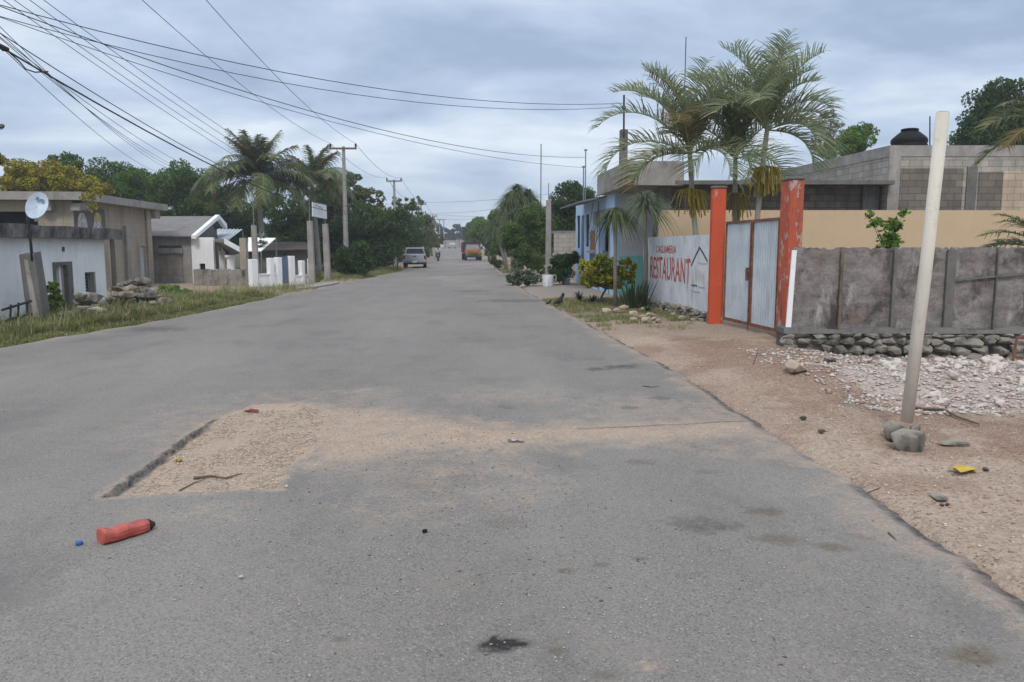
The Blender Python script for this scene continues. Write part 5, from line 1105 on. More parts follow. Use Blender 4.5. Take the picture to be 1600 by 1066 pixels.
MB().tube([(.875 * Lb, 0, .030), (.92 * Lb, .003, .03), (.95 * Lb, -.004, .028), (1.0 * Lb, .004, .026)], [.033, .031, .026, .017], 9).build('neck', M['bottle_dark'], bot)
g = G(124, 851); o = MB().lathe([(.016, 0), (.018, .004), (.018, .014), (.015, .018), (.004, .019)], 18).build('bottle_cap', M['bluecap'], None, True); o.location = (g.x, g.y, rz_(g.x, g.y) + .001); tag(o, 'small blue bottle cap on the asphalt left of the red bottle', 'cap')
def litter(name, px, py, lx, ly, mat, lab, rzv, cat='litter', seed=1, hz=.02):
    g = G(px, py); rd = random.Random(seed); mb = MB(); nx_, ny_ = 6, 4; vs = []
    for i in range(nx_ + 1):
        for j_ in range(ny_ + 1): vs.append((lx * (i / nx_ - .5) + rd.uniform(-.08, .08) * lx / nx_ * 3, ly * (j_ / ny_ - .5) + rd.uniform(-.1, .1) * ly / ny_ * 3, rd.uniform(.15, 1) * hz))
    n0 = len(vs); vs += [(a, b_, c - .0015) for a, b_, c in vs]; fs = []
    for i in range(nx_):
        for j_ in range(ny_): q = i * (ny_ + 1) + j_; fs += [(q, q + ny_ + 1, q + ny_ + 2, q + 1), (n0 + q + 1, n0 + q + ny_ + 2, n0 + q + ny_ + 1, n0 + q)]
    o = mb.add(vs, fs).build(name, M[mat]); z = gz(g.x, g.y) if g.x > redge(g.y) else rz_(g.x, g.y); o.location = (g.x, g.y, z + .002); o.rotation_euler = (0, 0, rzv); tag(o, lab, cat); return o
litter('crushed_wrapper', 806, 691, .13, .05, 'litter', 'pale crushed wrapper on the sandy strip in the middle of the road', -.1, hz=.03)
litter('red_wrapper', 394, 643, .13, .05, 'litter_red', 'dark red wrapper at the far edge of the pothole', .1, seed=2, hz=.03)
litter('yellow_wrapper', 279, 712, .05, .05, 'yellowleaf', 'tiny yellow scrap inside the pothole near its dark edge', .3, seed=4, hz=.03)
yl = G(1506, 729); vs = [(0, -.012, .018)]; n_l = 26; rd = random.Random(4)
for i in range(n_l): a = 2 * PI * i / n_l; r_ = .072 * (1 + .22 * math.sin(5 * a) + .08 * math.sin(11 * a)); vs.append((1.25 * r_ * math.cos(a), r_ * math.sin(a), .012 + .02 * abs(math.sin(a * 1.5)) + rd.uniform(0, .008)))
o = MB().add(vs + [(a, b_, c - .002) for a, b_, c in vs], [(0, 1 + i, 1 + (i + 1) % n_l) for i in range(n_l)] + [(27, 28 + (i + 1) % n_l, 28 + i) for i in range(n_l)]).build('dry_leaf', M['yellowleaf']); o.location = (yl.x, yl.y, gz(yl.x, yl.y) + .004); tag(o, 'large yellow dry leaf on the sandy verge below the cream pipe', 'leaf')
for i, (px, py, r_, lab) in enumerate([(664, 832, .016, 'small black lump on the asphalt near the middle of the road'), (1255, 653, .03, 'dark round seed pod farther up on the sand left of the cream pipe'), (1284, 673, .028, 'dark round seed pod nearer on the sand left of the cream pipe'), (1472, 782, .014, 'left one of two tiny dark seeds by the flat blue-grey stone'), (1481, 780, .014, 'right one of two tiny dark seeds by the flat blue-grey stone'), (1540, 731, .02, 'small brown seed just right of the yellow leaf'), (447, 762, .013, 'pale pebble on the near rim of the pothole'), (377, 905, .012, 'little pale stone in the lower left of the road')]):
    rockobj('seed_pod' if 'seed' in lab else 'small_stone', px, py, r_ * 1.2, r_, r_ * .8, 'bark' if 'seed' in lab else ('rubber' if 'black' in lab else 'pebble_white'), lab, 90 + i, cat='seed' if 'seed' in lab else 'stone', bury=.1)
def stick(pxs, r_, lab, name='stick', par=None):
    ps = []
    for px, py in pxs:
        g = G(px, py); z = gz(g.x, g.y) if g.x > redge(g.y) else rz_(g.x, g.y); ps.append(Vector((g.x, g.y, z + r_ * 1.3)))
    o0 = ps[0].copy(); rr = [r_ * (1.1 - .7 * i / (len(ps) - 1)) for i in range(len(ps))]; tag(MB().tube(ps, rr, 6).build(name, M['twig'], org=o0), lab, 'stick')
stick([(302, 741), (330, 738), (352, 741), (378, 734)], .010, 'broken grey stick lying across the gravel in the pothole')
stick([(280, 758), (305, 746), (322, 741)], .005, 'thin twig near the left end of the stick in the pothole')
stick([(1425, 627), (1450, 630), (1475, 638), (1500, 652), (1530, 664)], .018, 'long crooked branch on the ground right of the cream pipe', 'branch')
stick([(1478, 625), (1490, 612)], .008, 'short twig poking out of the white rubble', 'twig')
stick([(1275, 566), (1340, 562), (1400, 566)], .010, 'thin straight stick along the foot of the stone plinth', 'stick')
stick([(1005, 604), (1018, 606), (1031, 604)], .006, 'thin dark twig on the asphalt near the sandy verge', 'twig')
stick([(1388, 835), (1400, 846)], .005, 'small twig lying on the asphalt near the right edge', 'twig')
stick([(1350, 756), (1376, 757)], .008, 'dark twig at the seam between asphalt and sand', 'twig')
g = G(1176, 575); tag(MB().tube([(g.x, g.y, gz(g.x, g.y) - .02), (g.x + .03, g.y, .12), (g.x + .075, g.y + .02, .23)], [.008, .007, .004], 5).build('stump_twig', M['twig'], org=(g.x, g.y, 0)), 'thin dry twig sticking up from the red soil', 'twig')

# ------------------------------------------------------------------ cables
wires = []
def cable(lab, p0, p1, sag, r_=.008, ext=0., group=None, ext2=0.):
    p0, p1 = Vector(p0), Vector(p1); ps = []; n = 22
    for i in range(n + 1):
        t = -ext + (1 + ext + ext2) * i / n; q = p0.lerp(p1, t) if 0 <= t <= 1 else p0 + (p1 - p0) * t; q = q - Vector((0, 0, sag * 4 * t * (1 - t))); ps.append(q)
    tag(MB().tube(ps, r_, 4).build('overhead_cable', M['wire'], org=tuple(p0)), lab, 'cable', group)
pe = [p[1] for p in poles]; pt0 = poles[0][0]
cable('thin line from the upper left sky to the left arm of the nearest pole', P(222, 0, 19), pe[0][0], .35, .008, .35)
cable('thin line from above the palm to the right arm of the nearest pole', P(322, 0, 19), pe[0][1], .35, .008, .35)
for a in (0, 1): cable(('left', 'right')[a] + ' line between the nearest and second utility poles', pe[0][a], pe[1][a], .5, .010)
for a in (0, 1): cable(('left', 'right')[a] + ' line between the second and third utility poles', pe[1][a], pe[2][a], .6, .012)
for a in (0, 1): cable(('left', 'right')[a] + ' line between the third and fourth utility poles', pe[2][a], pe[3][a], .6, .016)
for a in (0, 1): cable(('left', 'right')[a] + ' line between the fourth pole and the farthest poles', pe[3][a], pe[4][a], .5, .02)
lowp = P(546, 332, 42.9)
for i, (px, tx, ty_) in enumerate([(5, 352, 214), (22, 362, 214), (46, 372, 212), (68, 380, 207)]):
    e2 = lowp + Vector((0, 0, .25 * i)); cable('one of the fine parallel lines from the upper left corner to the nearest pole', P(px, 0, 13.5), e2, .45 - .02 * i, .006, .25, 'fine parallel lines from the upper left corner')
far_l = P(330, 330, 40)
for i, (py, tx, ty_) in enumerate([(42, 0, 0), (52, 0, 0), (60, 0, 0), (72, 0, 0), (58, 0, 0)]):
    cable('one of the steep fine lines fanning from the left edge down to the dark trees', P(0, py, 13), P(252 + i * 14 - (60 if i == 3 else 0), 258 + 2 * i, 33), .22, .006, .3, 'steep fine lines fanning from the left edge', ext2=.25)
cable('thick black bundled cable from the left edge sagging to the nearest pole', P(0, 73, 13), P(545, 335, 42.8), .55, .016, .3)
cable('second dark cable just above the thick bundled cable', P(0, 52, 13), P(545, 322, 42.8), .75, .009, .3)
q0, q1 = P(0, 75, 13.02), P(75, 113, 14.2); ps = [P(0, 72, 13), P(12, 80, 13.3), P(30, 96, 13.6), P(40, 108, 13.9), P(55, 113, 14.1), P(75, 112, 14.5)]
tag(MB().tube(ps, .012, 5).build('cable_loop', M['wire'], org=tuple(ps[0])), 'short slack loop of black cable hanging from the thick bundle near the left edge', 'cable')
tag(MB().tube([P(-6, 68, 13), P(6, 76, 13.05), P(14, 78, 13.1)], [.03, .05, .03], 8).build('cable_clamp', M['wire'], org=tuple(P(0, 72, 13))), 'black cable clamp on the thick bundle at the left edge', 'clamp')
mast = Vector((3.43, 24.6, 5.87))
cable('uppermost crossing cable from the upper left to the blue house mast', P(0, 8, 14), mast + Vector((0, 0, .1)), .55, .009, .25)
cable('second crossing cable just under the uppermost one, ending at the mast', P(0, 26, 14.5), mast, .62, .008, .25)
cable('lower crossing cable from the upper left to the taller roof pipe', P(0, 10, 13.5), P(914, 246, 30.5), .65, .009, .25)
cable('lowest crossing cable ending at the shorter roof pipe', P(0, 27, 14.2), P(912, 262, 30), .5, .007, .25)
for i, (a, b_, lab) in enumerate([((640, 316, 98), (880, 300, 75), 'far cable crossing high above the road beyond the poles'), ((655, 333, 100), (830, 318, 80), 'far cable crossing above the road, second from the top'), ((664, 334, 101), (860, 334, 90), 'far cable crossing nearly level above the road'), ((660, 342, 120), (800, 336, 110), 'far cable crossing lowest above the road')]): cable(lab, P(*a), P(*b_), .35, .016)
cable('slack service wire from the nearest pole to the sign posts', P(545, 322, 42.9), P(489, 300, 35.4), .3, .008, ext2=.2)

# ------------------------------------------------------------------ palms
def gb_(px, Y, dz=0.): x = (px - 800) / F * Y; return (x, Y, gz(x, Y) + dz)
PY = 19.1
KW = dict(ll=.95, nl=42, mat='palm', tr=.062, w=.025, group='palms in the yard behind the gate', hang=.42, vee=.8, dpow=1.8)
palm('yard_palm', 'left palm of the yard group, leaning, with long arching fronds over the restaurant wall', gb_(1105, PY), P(1078, 244, PY),
     [(200, 80, 50, 2.15), (-60, 84, 40, 2.2), (140, 70, 60, 2.2), (-30, 76, 55, 2.1), (178, 54, 99, 2.69), (165, 70, 79, 2.60), (190, 64, 67, 2.44), (150, 86, 63, 2.44), (175, 82, 58, 2.44), (15, 88, 50, 2.27), (20, 72, 75, 2.27), (-20, 68, 84, 2.18), (60, 66, 84, 2.18), (-80, 74, 79, 2.27), (-110, 51, 92, 2.10), (100, 56, 84, 2.10), (184, 26, 100, 2.44), (205, 2, 80, 1.93), (-150, 12, 90, 1.85), (-60, 12, 95, 1.76), (0, 25, 110, 1.85)], seed=11, fruit=2, dry=.06, bend=(-.06, 0, 0), **KW)
palm('yard_palm', 'middle palm of the yard group, pale trunk rising between the two orange pillars', gb_(1148, PY + .5), P(1149, 252, PY + .5),
     [(200, 80, 50, 2.15), (-60, 84, 40, 2.2), (140, 70, 60, 2.2), (-30, 76, 55, 2.1), (155, 84, 58, 2.44), (100, 88, 42, 2.35), (165, 70, 75, 2.35), (60, 74, 79, 2.18), (185, 52, 88, 2.10), (-15, 58, 92, 2.27), (10, 80, 63, 2.35), (-60, 74, 79, 2.18), (-120, 70, 79, 2.10), (220, 25, 100, 1.93), (-90, 30, 100, 1.85), (20, 18, 95, 1.76), (130, 40, 84, 1.93)], seed=12, fruit=1, dry=.04, **KW)
palm('yard_palm', 'right and tallest palm of the yard group, drooping over the right pillar', gb_(1175, PY - .5), P(1198, 207, PY - .5),
     [(200, 80, 50, 2.15), (-60, 84, 40, 2.2), (140, 70, 60, 2.2), (-30, 76, 55, 2.1), (40, 88, 29, 1.99), (8, 80, 63, 1.74), (160, 82, 54, 2.32), (172, 64, 75, 2.23), (178, 46, 92, 1.99), (-10, 56, 96, 1.68), (-35, 72, 79, 1.61), (-70, 74, 79, 2.07), (80, 68, 84, 1.99), (-5, 22, 110, 1.74), (8, 0, 85, 1.61), (-20, 42, 100, 1.61), (-110, 50, 92, 1.92), (210, 44, 88, 1.83), (-45, 18, 105, 1.55), (110, 50, 84, 1.83), (-95, 86, 50, 1.99)], seed=13, fruit=2, dry=.04, bend=(-.05, 0, 0), **KW)
rd = random.Random(3)
palm('yard_palm', 'palm at the right edge of the photo, fronds entering over the block building', gb_(1660, 14.2), P(1655, 215, 14.2),
     [(178, 40, 80, 1.5), (160, 10, 70, 1.4), (200, 22, 75, 1.4), (190, 58, 80, 1.4), (-60, 40, 90, 1.6), (0, 40, 90, 1.6), (60, 50, 90, 1.6), (120, 55, 80, 1.5)], .42, 34, 'palm_green', .1, .03, 15, dry=.1)
palm('small_palm', 'low bushy palm behind the board fence at the right edge', gb_(1640, 13.4), P(1638, 398, 13.4),
     [(178, 40, 60, 1.25), (165, 22, 50, 1.2), (195, 58, 70, 1.2), (150, 65, 60, 1.1), (185, 8, 40, 1.1), (80, 60, 70, 1.1), (0, 50, 70, 1.1), (-60, 50, 70, 1.1), (120, 30, 60, 1.1)], .34, 30, 'palm_green', .07, .024, 16, shaft=False)
rd = random.Random(41)
fr = [(rd.uniform(0, 360), rd.uniform(58, 84), rd.uniform(30, 60), rd.uniform(2.6, 3.2)) for _ in range(14)] + [(rd.uniform(0, 360), rd.uniform(20, 55), rd.uniform(70, 110), rd.uniform(3.2, 4.1)) for _ in range(18)] + [(185, 15, 75, 4.2), (170, 32, 95, 4.2), (-10, 5, 85, 3.6), (215, 0, 70, 3.2), (5, 40, 90, 3.6), (-70, 10, 95, 3.2), (-100, 0, 80, 3)]
palm('coconut_palm', 'larger left coconut palm rising behind the white fence', gb_(416, 45), P(402, 282, 45), fr, .95, 54, 'palm_green', .15, .05, 21, 'coconut palms on the left', shaft=False, hang=.7, vee=.25, dry=.08)
fr = [(rd.uniform(0, 360), rd.uniform(58, 84), rd.uniform(40, 70), rd.uniform(2.2, 2.8)) for _ in range(11)] + [(rd.uniform(0, 360), rd.uniform(15, 55), rd.uniform(75, 115), rd.uniform(2.8, 3.3)) for _ in range(15)] + [(0, 60, 110, 3.1), (-5, 25, 95, 3), (185, 30, 90, 2.8)]
palm('coconut_palm', 'smaller right coconut palm behind the sign posts, with brown lower fronds', gb_(500, 48), P(488, 290, 48), fr, .85, 50, 'palm_green', .14, .05, 22, 'coconut palms on the left', shaft=False, hang=.7, vee=.25, dry=.2)

# ------------------------------------------------------------------ trees and shrubs
def T(name, lab, bpx, Y, ells, mat, n, leaf, tr=.15, grp=None, cat='tree', **k):
    if n >= 5000: n = int(n * 1.5); k.setdefault('clump', .42); k.setdefault('nsub', 18)
    return tree(name, lab, gb_(bpx, Y, -.05), [E(e[0], e[1], e[4] if len(e) > 4 else Y, e[2], e[3], (e[5] if len(e) > 5 else None)) for e in ells], mat, n, leaf, tr, grp, cat, **k)
GL = 'trees and bushes along the left side'; GR = 'trees and bushes along the right side'
for px_, Y_, lab_, ee_ in ((622, 68, 'low bush just left of the silver pickup', [(618, 402, 14, 12), (606, 408, 16, 10)]), (655, 84, 'low roadside bush between pickup and motorcycle', [(660, 398, 9, 9), (668, 394, 8, 9), (650, 392, 10, 12)]), (768, 100, 'low bush right beside the orange truck', [(766, 394, 9, 9), (772, 385, 8, 12)])): T('leafy_bush', lab_, px_, Y_, ee_, 'leaf', 2600, .22, .04, GL if px_ < 700 else GR, 'bush')
T('broadleaf_tree', 'small-topped tree poking up behind the yellow bush on the left', 105, 52, [(104, 255, 24, 18), (110, 285, 36, 22)], 'leaf', 5000, .20, grp=GL)
T('broadleaf_tree', 'round dark tree above the roof slab of the block house', 190, 54, [(185, 285, 52, 32), (160, 305, 34, 28), (215, 300, 40, 40)], 'leaf', 14000, .20, grp=GL)
T('broadleaf_tree', 'dense dark tree behind the grey sloping roof, left of the coconut palms', 275, 54, [(278, 280, 42, 36), (262, 315, 50, 40), (310, 310, 34, 38)], 'leaf', 15000, .20, grp=GL)
T('broadleaf_tree', 'dark tree behind and left of the larger coconut palm crown', 350, 58, [(350, 325, 48, 42), (385, 345, 45, 45), (330, 370, 45, 35)], 'leaf_dark', 12000, .22, grp=GL)
T('broadleaf_tree', 'dark tree filling the gap between the two coconut palms', 450, 56, [(445, 340, 45, 42), (470, 380, 50, 42), (430, 395, 45, 30)], 'leaf_dark', 12000, .22, grp=GL)
T('broadleaf_tree', 'dark tree directly behind the white sign board', 505, 54, [(505, 330, 36, 38), (515, 385, 38, 42), (520, 300, 25, 22)], 'leaf_dark', 12000, .22, grp=GL)
T('broadleaf_tree', 'airy light green tree behind the nearest utility pole', 560, 56, [(545, 295, 36, 26), (575, 310, 30, 25), (590, 335, 34, 22), (545, 325, 34, 26)], 'leaf_olive', 6500, .20, grp=GL, clump=.25)
T('broadleaf_tree', 'big dark spreading tree between the nearest and second utility poles', 585, 52, [(570, 355, 45, 38), (605, 352, 38, 30), (585, 390, 45, 26), (540, 375, 30, 35)], 'leaf_dark', 16000, .20, grp=GL)
T('leafy_bush', 'dense green bush wrapped around the foot of the nearest utility pole', 552, 42.2, [(556, 392, 26, 22), (540, 408, 22, 22), (565, 412, 20, 18)], 'leaf_dark', 8000, .15, .05, GL, 'bush')
T('leafy_bush', 'dark bush hanging over the roadside behind the silver pickup', 608, 58, [(612, 380, 24, 22), (590, 405, 26, 18), (628, 372, 16, 20), (572, 415, 20, 14)], 'leaf_dark', 9000, .18, .06, GL, 'bush')
T('broadleaf_tree', 'thin airy tree with open branches beside the second utility pole', 634, 74, [(630, 318, 22, 16), (645, 332, 20, 14), (618, 325, 16, 16), (650, 315, 14, 10)], 'leaf_olive', 2600, .24, .1, GL, clump=.22)
T('broadleaf_tree', 'mid green tree behind the silver pickup', 640, 78, [(640, 355, 26, 22), (628, 370, 22, 20), (652, 372, 18, 16)], 'leaf', 8000, .24, grp=GL)
T('broadleaf_tree', 'olive tree along the left verge beyond the pickup', 660, 100, [(662, 350, 18, 16), (660, 370, 20, 16), (672, 376, 12, 12)], 'leaf_olive', 6000, .3, grp=GL)
T('broadleaf_tree', 'small tree beside the third utility pole near the road', 676, 118, [(674, 372, 12, 13), (680, 380, 8, 8), (668, 358, 9, 9)], 'leaf', 3500, .34, grp=GL)
T('flowering_bush', 'small orange-blossomed bush at the left roadside near the motorcycle', 680, 105, [(681, 380, 7, 5), (684, 384, 4, 4)], 'orangeflower', 900, .26, .04, GL, 'bush')
T('leafy_bush', 'low bush on the left verge between motorcycle and far poles', 684, 135, [(684, 378, 6, 7), (688, 373, 5, 9)], 'leaf_dark', 1600, .34, .04, GL, 'bush')
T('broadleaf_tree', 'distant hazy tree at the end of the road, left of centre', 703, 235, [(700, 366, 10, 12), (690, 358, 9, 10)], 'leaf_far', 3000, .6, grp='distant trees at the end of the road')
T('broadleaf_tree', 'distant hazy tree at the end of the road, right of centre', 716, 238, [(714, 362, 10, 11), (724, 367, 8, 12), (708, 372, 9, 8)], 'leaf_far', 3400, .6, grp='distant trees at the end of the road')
T('yellow_bush', 'yellow-orange flowering bush spilling over the roof of the block house', 20, 38.5, [(50, 285, 60, 22, 38.5, 2.5), (115, 288, 48, 18, 38.5, 2.2), (15, 262, 34, 18, 38, 2.0), (80, 268, 40, 14, 38.5, 2.2), (150, 296, 24, 14, 38, 1.2)], 'leaf_yellow', 15000, .13, .08, GL, 'bush', clump=.26, nsub=20)
T('yellow_bush', 'yellow twig cluster hanging over the roof edge of the block house', 155, 26.6, [(152, 300, 10, 12, 26.3, .4), (146, 325, 5, 12, 25.8, .3), (135, 308, 12, 8, 26, .3)], 'leaf_yellow', 650, .08, 0, GL, 'bush', clump=.35)
T('leafy_tree', 'half-bare tree at the left edge, only its outer twigs showing', -40, 24, [(-14, 190, 18, 22), (-16, 246, 22, 14), (-30, 220, 20, 30)], 'leaf_brown', 2200, .09, .07, GL, clump=.22)
T('leafy_bush', 'bright green leafy bush beside the leaning post in front of the white house', 88, 17.3, [(86, 462, 14, 18), (92, 480, 15, 14), (82, 448, 9, 10), (78, 487, 12, 10)], 'leaf_light', 2600, .075, .02, GL, 'bush')
T('leafy_bush', 'low weedy green bush in the grass right of the big stone heap', 262, 27, [(262, 452, 22, 7), (285, 457, 20, 5)], 'leaf_light', 1500, .08, 0, GL, 'bush')
T('leafy_bush', 'small weed clump between the two sign posts', 499, 35.8, [(498, 434, 8, 7), (493, 438, 8, 5)], 'leaf_light', 900, .09, 0, GL, 'bush')
T('vine_bush', 'white-speckled shrub hanging on the post at the left end of the white fence', 410, 37.5, [(410, 372, 8, 14), (404, 390, 6, 10)], 'flowerleaf', 700, .10, .02, GL, 'bush')
# right side
T('broadleaf_tree', 'bright green rounded tree beyond the orange truck', 765, 88, [(757, 358, 22, 18), (775, 352, 18, 18), (745, 366, 14, 12), (765, 372, 22, 16)], 'leaf_light', 9000, .27, grp=GR)
T('broadleaf_tree', 'far green tree rounding off the right roadside beyond the truck', 745, 130, [(738, 358, 14, 12), (750, 350, 12, 12), (735, 370, 10, 12)], 'leaf', 5000, .36, grp=GR)
T('broadleaf_tree', 'dark tree just right of the orange truck', 785, 70, [(778, 355, 20, 26), (790, 345, 16, 22), (785, 380, 20, 28), (800, 365, 16, 34)], 'leaf', 14000, .22, grp=GR)
T('broadleaf_tree', 'big dark tree behind the square concrete post and blue house', 885, 48, [(885, 318, 32, 32), (872, 350, 28, 40), (908, 315, 26, 30), (898, 360, 24, 40)], 'leaf_dark', 15000, .17, grp=GR)
T('leafy_bush', 'dark green undergrowth around the slender trunks left of the concrete post', 830, 42, [(825, 375, 26, 26), (845, 360, 18, 44), (812, 398, 22, 18), (840, 405, 22, 22), (828, 345, 22, 24), (800, 370, 18, 26)], 'leaf', 16000, .14, .05, GR, 'bush')
T('leafy_bush', 'dark bush behind the two drum planters', 880, 33.5, [(882, 410, 18, 16), (868, 416, 14, 16), (894, 405, 12, 12), (880, 428, 20, 14)], 'leaf_dark', 5000, .11, .04, GR, 'bush')
T('flowering_bush', 'low wide bush speckled with white flowers at the road edge by the drums', 815, 33.0, [(803, 436, 17, 8), (829, 436, 18, 8), (815, 431, 20, 8)], 'flowerleaf', 6500, .085, 0, GR, 'bush')
T('leafy_bush', 'dusty low bush at the right road edge beyond the white-flowered bush', 772, 58, [(770, 405, 8, 9), (778, 412, 9, 7)], 'leaf_olive', 1500, .16, .03, GR, 'bush')
for i, (px, Y, cs, lab) in enumerate([(802, 47, [(808, 300), (795, 315), (825, 308)], 'tallest mop-headed tree at the right roadside, three leafy heads'), (812, 43, [(815, 335), (838, 330), (800, 345)], 'mop-headed tree just in front of the tallest one'), (792, 55, [(786, 345), (775, 355)], 'lower mop-headed tree farther along the right roadside')]):
    b0 = gb_(px, Y); tuft('mop_tree', lab, b0, [P(c[0], c[1], Y) for c in cs], 420, 1.25, 'palm_green', 30 + i, .09, .06, 'tree', GR, hang=1.1, elr=(-30, 85))
tuft('potted_palm', 'slender ponytail palm with hanging leaves in front of the blue house door', gb_(962, 21.6), P(963, 336, 21.6), 230, 1.0, 'palm_green', 51, .05, .034, 'palm', hang=1.9, elr=(5, 80))
tuft('ponytail_palm', 'taller ponytail palm with grey trunk at the left end of the restaurant wall', gb_(1007, 21.8), [P(1008, 322, 21.8)], 260, 1.2, 'palm', 52, .065, .034, 'palm', hang=1.2, elr=(-10, 88))
T('croton_shrub', 'yellow-green croton shrub on slim stems beside the black hen', 943, 22.6, [(920, 420, 19, 15), (945, 412, 24, 17), (952, 435, 24, 14), (978, 418, 16, 18), (928, 438, 20, 12), (914, 440, 10, 8), (960, 446, 16, 8), (985, 436, 8, 8)], 'leaf_croton', 5200, .13, .035, None, 'shrub', asp=.28, clump=.3, limbs=3, extra=None)
T('croton_shrub', 'small bright yellow croton clump on the left front of the bigger shrub', 922, 22.0, [(924, 424, 10, 7), (915, 428, 6, 5)], 'leaf_yellow', 420, .12, 0, None, 'shrub', asp=.3)
def swords(name, lab, px, Y, n, h, w_, spread, seed, mat='agave'):
    rd = random.Random(seed); b0 = gb_(px, Y); m = MB()
    for i in range(n):
        az = rd.uniform(0, 6.28); r0 = rd.uniform(0, spread); lean = rd.uniform(.05, .45); c = Vector((math.cos(az) * r0, math.sin(az) * r0, 0)); d = Vector((math.cos(az) * lean, math.sin(az) * lean, 1)); l = h * rd.uniform(.55, 1.1); sdv = Vector((-math.sin(az + .8), math.cos(az + .8), 0)); vs = []
        for j_ in range(4): t = j_ / 3; q = c + d * l * t; ww = w_ * (.7, 1, .8, .05)[j_] * .5; vs += [q - sdv * ww, q + sdv * ww]
        m.add(vs, [(0, 1, 3, 2), (2, 3, 5, 4), (4, 5, 7, 6)])
    o = m.build(name, M[mat]); o.location = b0; tag(o, lab, 'plant'); return o
swords('sword_plant', 'clump of upright dark sword leaves between slim palm and restaurant wall', 993, 21.2, 90, .75, .045, .32, 3)
for i, (px, Y, h, lab) in enumerate([(905, 23.6, .42, 'spiky dark agave just right of the black hen'), (926, 22.8, .38, 'spiky dark agave under the croton shrub'), (1013, 19.5, .25, 'small dark weed clump against the rubble footing of the restaurant wall')]):
    tuft('agave_plant', lab, gb_(px, Y), Vector(gb_(px, Y)) + Vector((0, 0, .05)), 40, h, 'agave', 60 + i, 0, .05, hang=.5, elr=(10, 80))
T('flowering_shrub', 'leafy plumeria shrub with pale buds rising behind the board fence', 1385, 13.6, [(1385, 372, 18, 12), (1400, 350, 14, 14), (1372, 352, 12, 12), (1358, 335, 7, 5), (1412, 332, 8, 6), (1385, 386, 20, 10)], 'leaf_light', 420, .11, .015, None, 'shrub', asp=.55, clump=.5, limbs=2)
T('broadleaf_tree', 'large dark tree behind the block building at the right edge', 1590, 42, [(1575, 162, 50, 34), (1548, 200, 44, 34), (1610, 190, 56, 50), (1518, 216, 32, 18)], 'leaf_dark', 20000, .19, .3, GR, nsub=26)
T('broadleaf_tree', 'bright green tree top behind the block building, left of the tank', 1335, 46, [(1335, 222, 34, 14), (1350, 205, 22, 12), (1310, 235, 30, 14)], 'leaf_light', 5000, .18, .15, GR)
T('broadleaf_tree', 'nearly bare russet tree behind the right yard palm', 1295, 48, [(1292, 190, 28, 20), (1310, 205, 22, 18), (1282, 215, 20, 22)], 'leaf_brown', 1100, .16, .1, GR, clump=.2)
# far woodland closing the view, one mass
rs = np.random.RandomState(9); cen = []
for i in range(240):
    side = rs.choice([-1, 1]); Y = rs.uniform(60, 420); x = (-27 - rs.uniform(0, 60) - .08 * Y) if side < 0 else (16 + rs.uniform(0, 70) - .08 * Y)
    if Y > 260: x = rs.uniform(-150, 110)
    h = rs.uniform(4.0, 6.2) if Y < 260 else rs.uniform(6, 9); r_ = rs.uniform(2.5, 4.5); k = 260
    p = rs.normal(size=(k, 3)); p /= np.linalg.norm(p, axis=1)[:, None]; p *= rs.uniform(.5, 1, (k, 1)) ** .4; p = p * np.array([r_, r_, h * .5]) + np.array([x, Y, h * .5 + rise(Y)]); cen.append(p)
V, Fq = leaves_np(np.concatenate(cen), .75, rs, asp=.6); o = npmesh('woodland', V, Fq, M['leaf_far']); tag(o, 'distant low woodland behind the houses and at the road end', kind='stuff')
ew = thing('boundary_wall', 'pale distant wall across the end of the road behind the far car', 'wall', (P(694, 386, 222).x, 222, 1.2)); MB().box(0, P(724, 386, 222).x - P(694, 386, 222).x, 0, .3, 0, 2.3).build('wall_face', M['concrete'], ew)
for k in range(4): MB().box(.3 + k * 1.3, .5 + k * 1.3, -.05, -.003, 0, 2.4).build('pier', M['concrete_dark'], ew)
lk = thing('market_stall', 'lime green sheet stall with low timber rails at the left roadside before the pickup', 'stall', gb_(600, 55)); k_ = 55 / F
mb = MB(); mb.hexa([(-.55, 0, P(600, 407, 55).z), (.35, 0, P(600, 407, 55).z), (.35, .6, P(600, 407, 55).z), (-.55, .6, P(600, 407, 55).z)], [(-.5, .1, P(600, 396, 55).z), (.2, .1, P(600, 396, 55).z), (.2, .5, P(600, 396, 55).z), (-.5, .5, P(600, 396, 55).z)]); mb.build('green_sheet', M['lime'], lk)
for x in (-.5, .3, .95): MB().box(x - .04, x + .04, .2, .28, -.05, 1.0 if x > .5 else P(600, 407, 55).z).build('stall_post', M['wood'], lk)
MB().box(-.6, 1.0, .14, .198, .55, .62).build('rail', M['concrete'], lk)

# ------------------------------------------------------------------ grass
def grass(name, lab, fn, n, h, w_, seed, mat='grass'):
    rs = np.random.RandomState(seed); P3 = []
    while len(P3) < n:
        r_ = fn(rs)
        if r_ is None: continue
        x, y, s_ = r_
        P3.append((x, y, gz(x, y) - .01, s_))
    A_ = np.array(P3); n = len(A_); az = rs.uniform(0, 6.28, n); l = h * A_[:, 3] * rs.uniform(.5, 1.2, n); le = rs.uniform(.1, .9, n) * l
    b0 = A_[:, :3]; sd_ = np.stack([-np.sin(az), np.cos(az), 0 * az], -1) * w_ * .5; up_ = np.stack([np.cos(az) * le, np.sin(az) * le, l], -1); mid = b0 + up_ * np.array([.35, .35, .6])
    V = np.stack([b0 - sd_, b0 + sd_, mid + sd_ * .8, mid - sd_ * .8, b0 + up_ + sd_ * .1, b0 + up_ - sd_ * .1], 1).reshape(-1, 3); i = np.arange(n)[:, None] * 6
    Fq = np.concatenate([i + np.array([[0, 1, 2, 3]]), i + np.array([[3, 2, 4, 5]])]); o = npmesh(name, V, Fq, M[mat]); tag(o, lab, kind='stuff'); return o
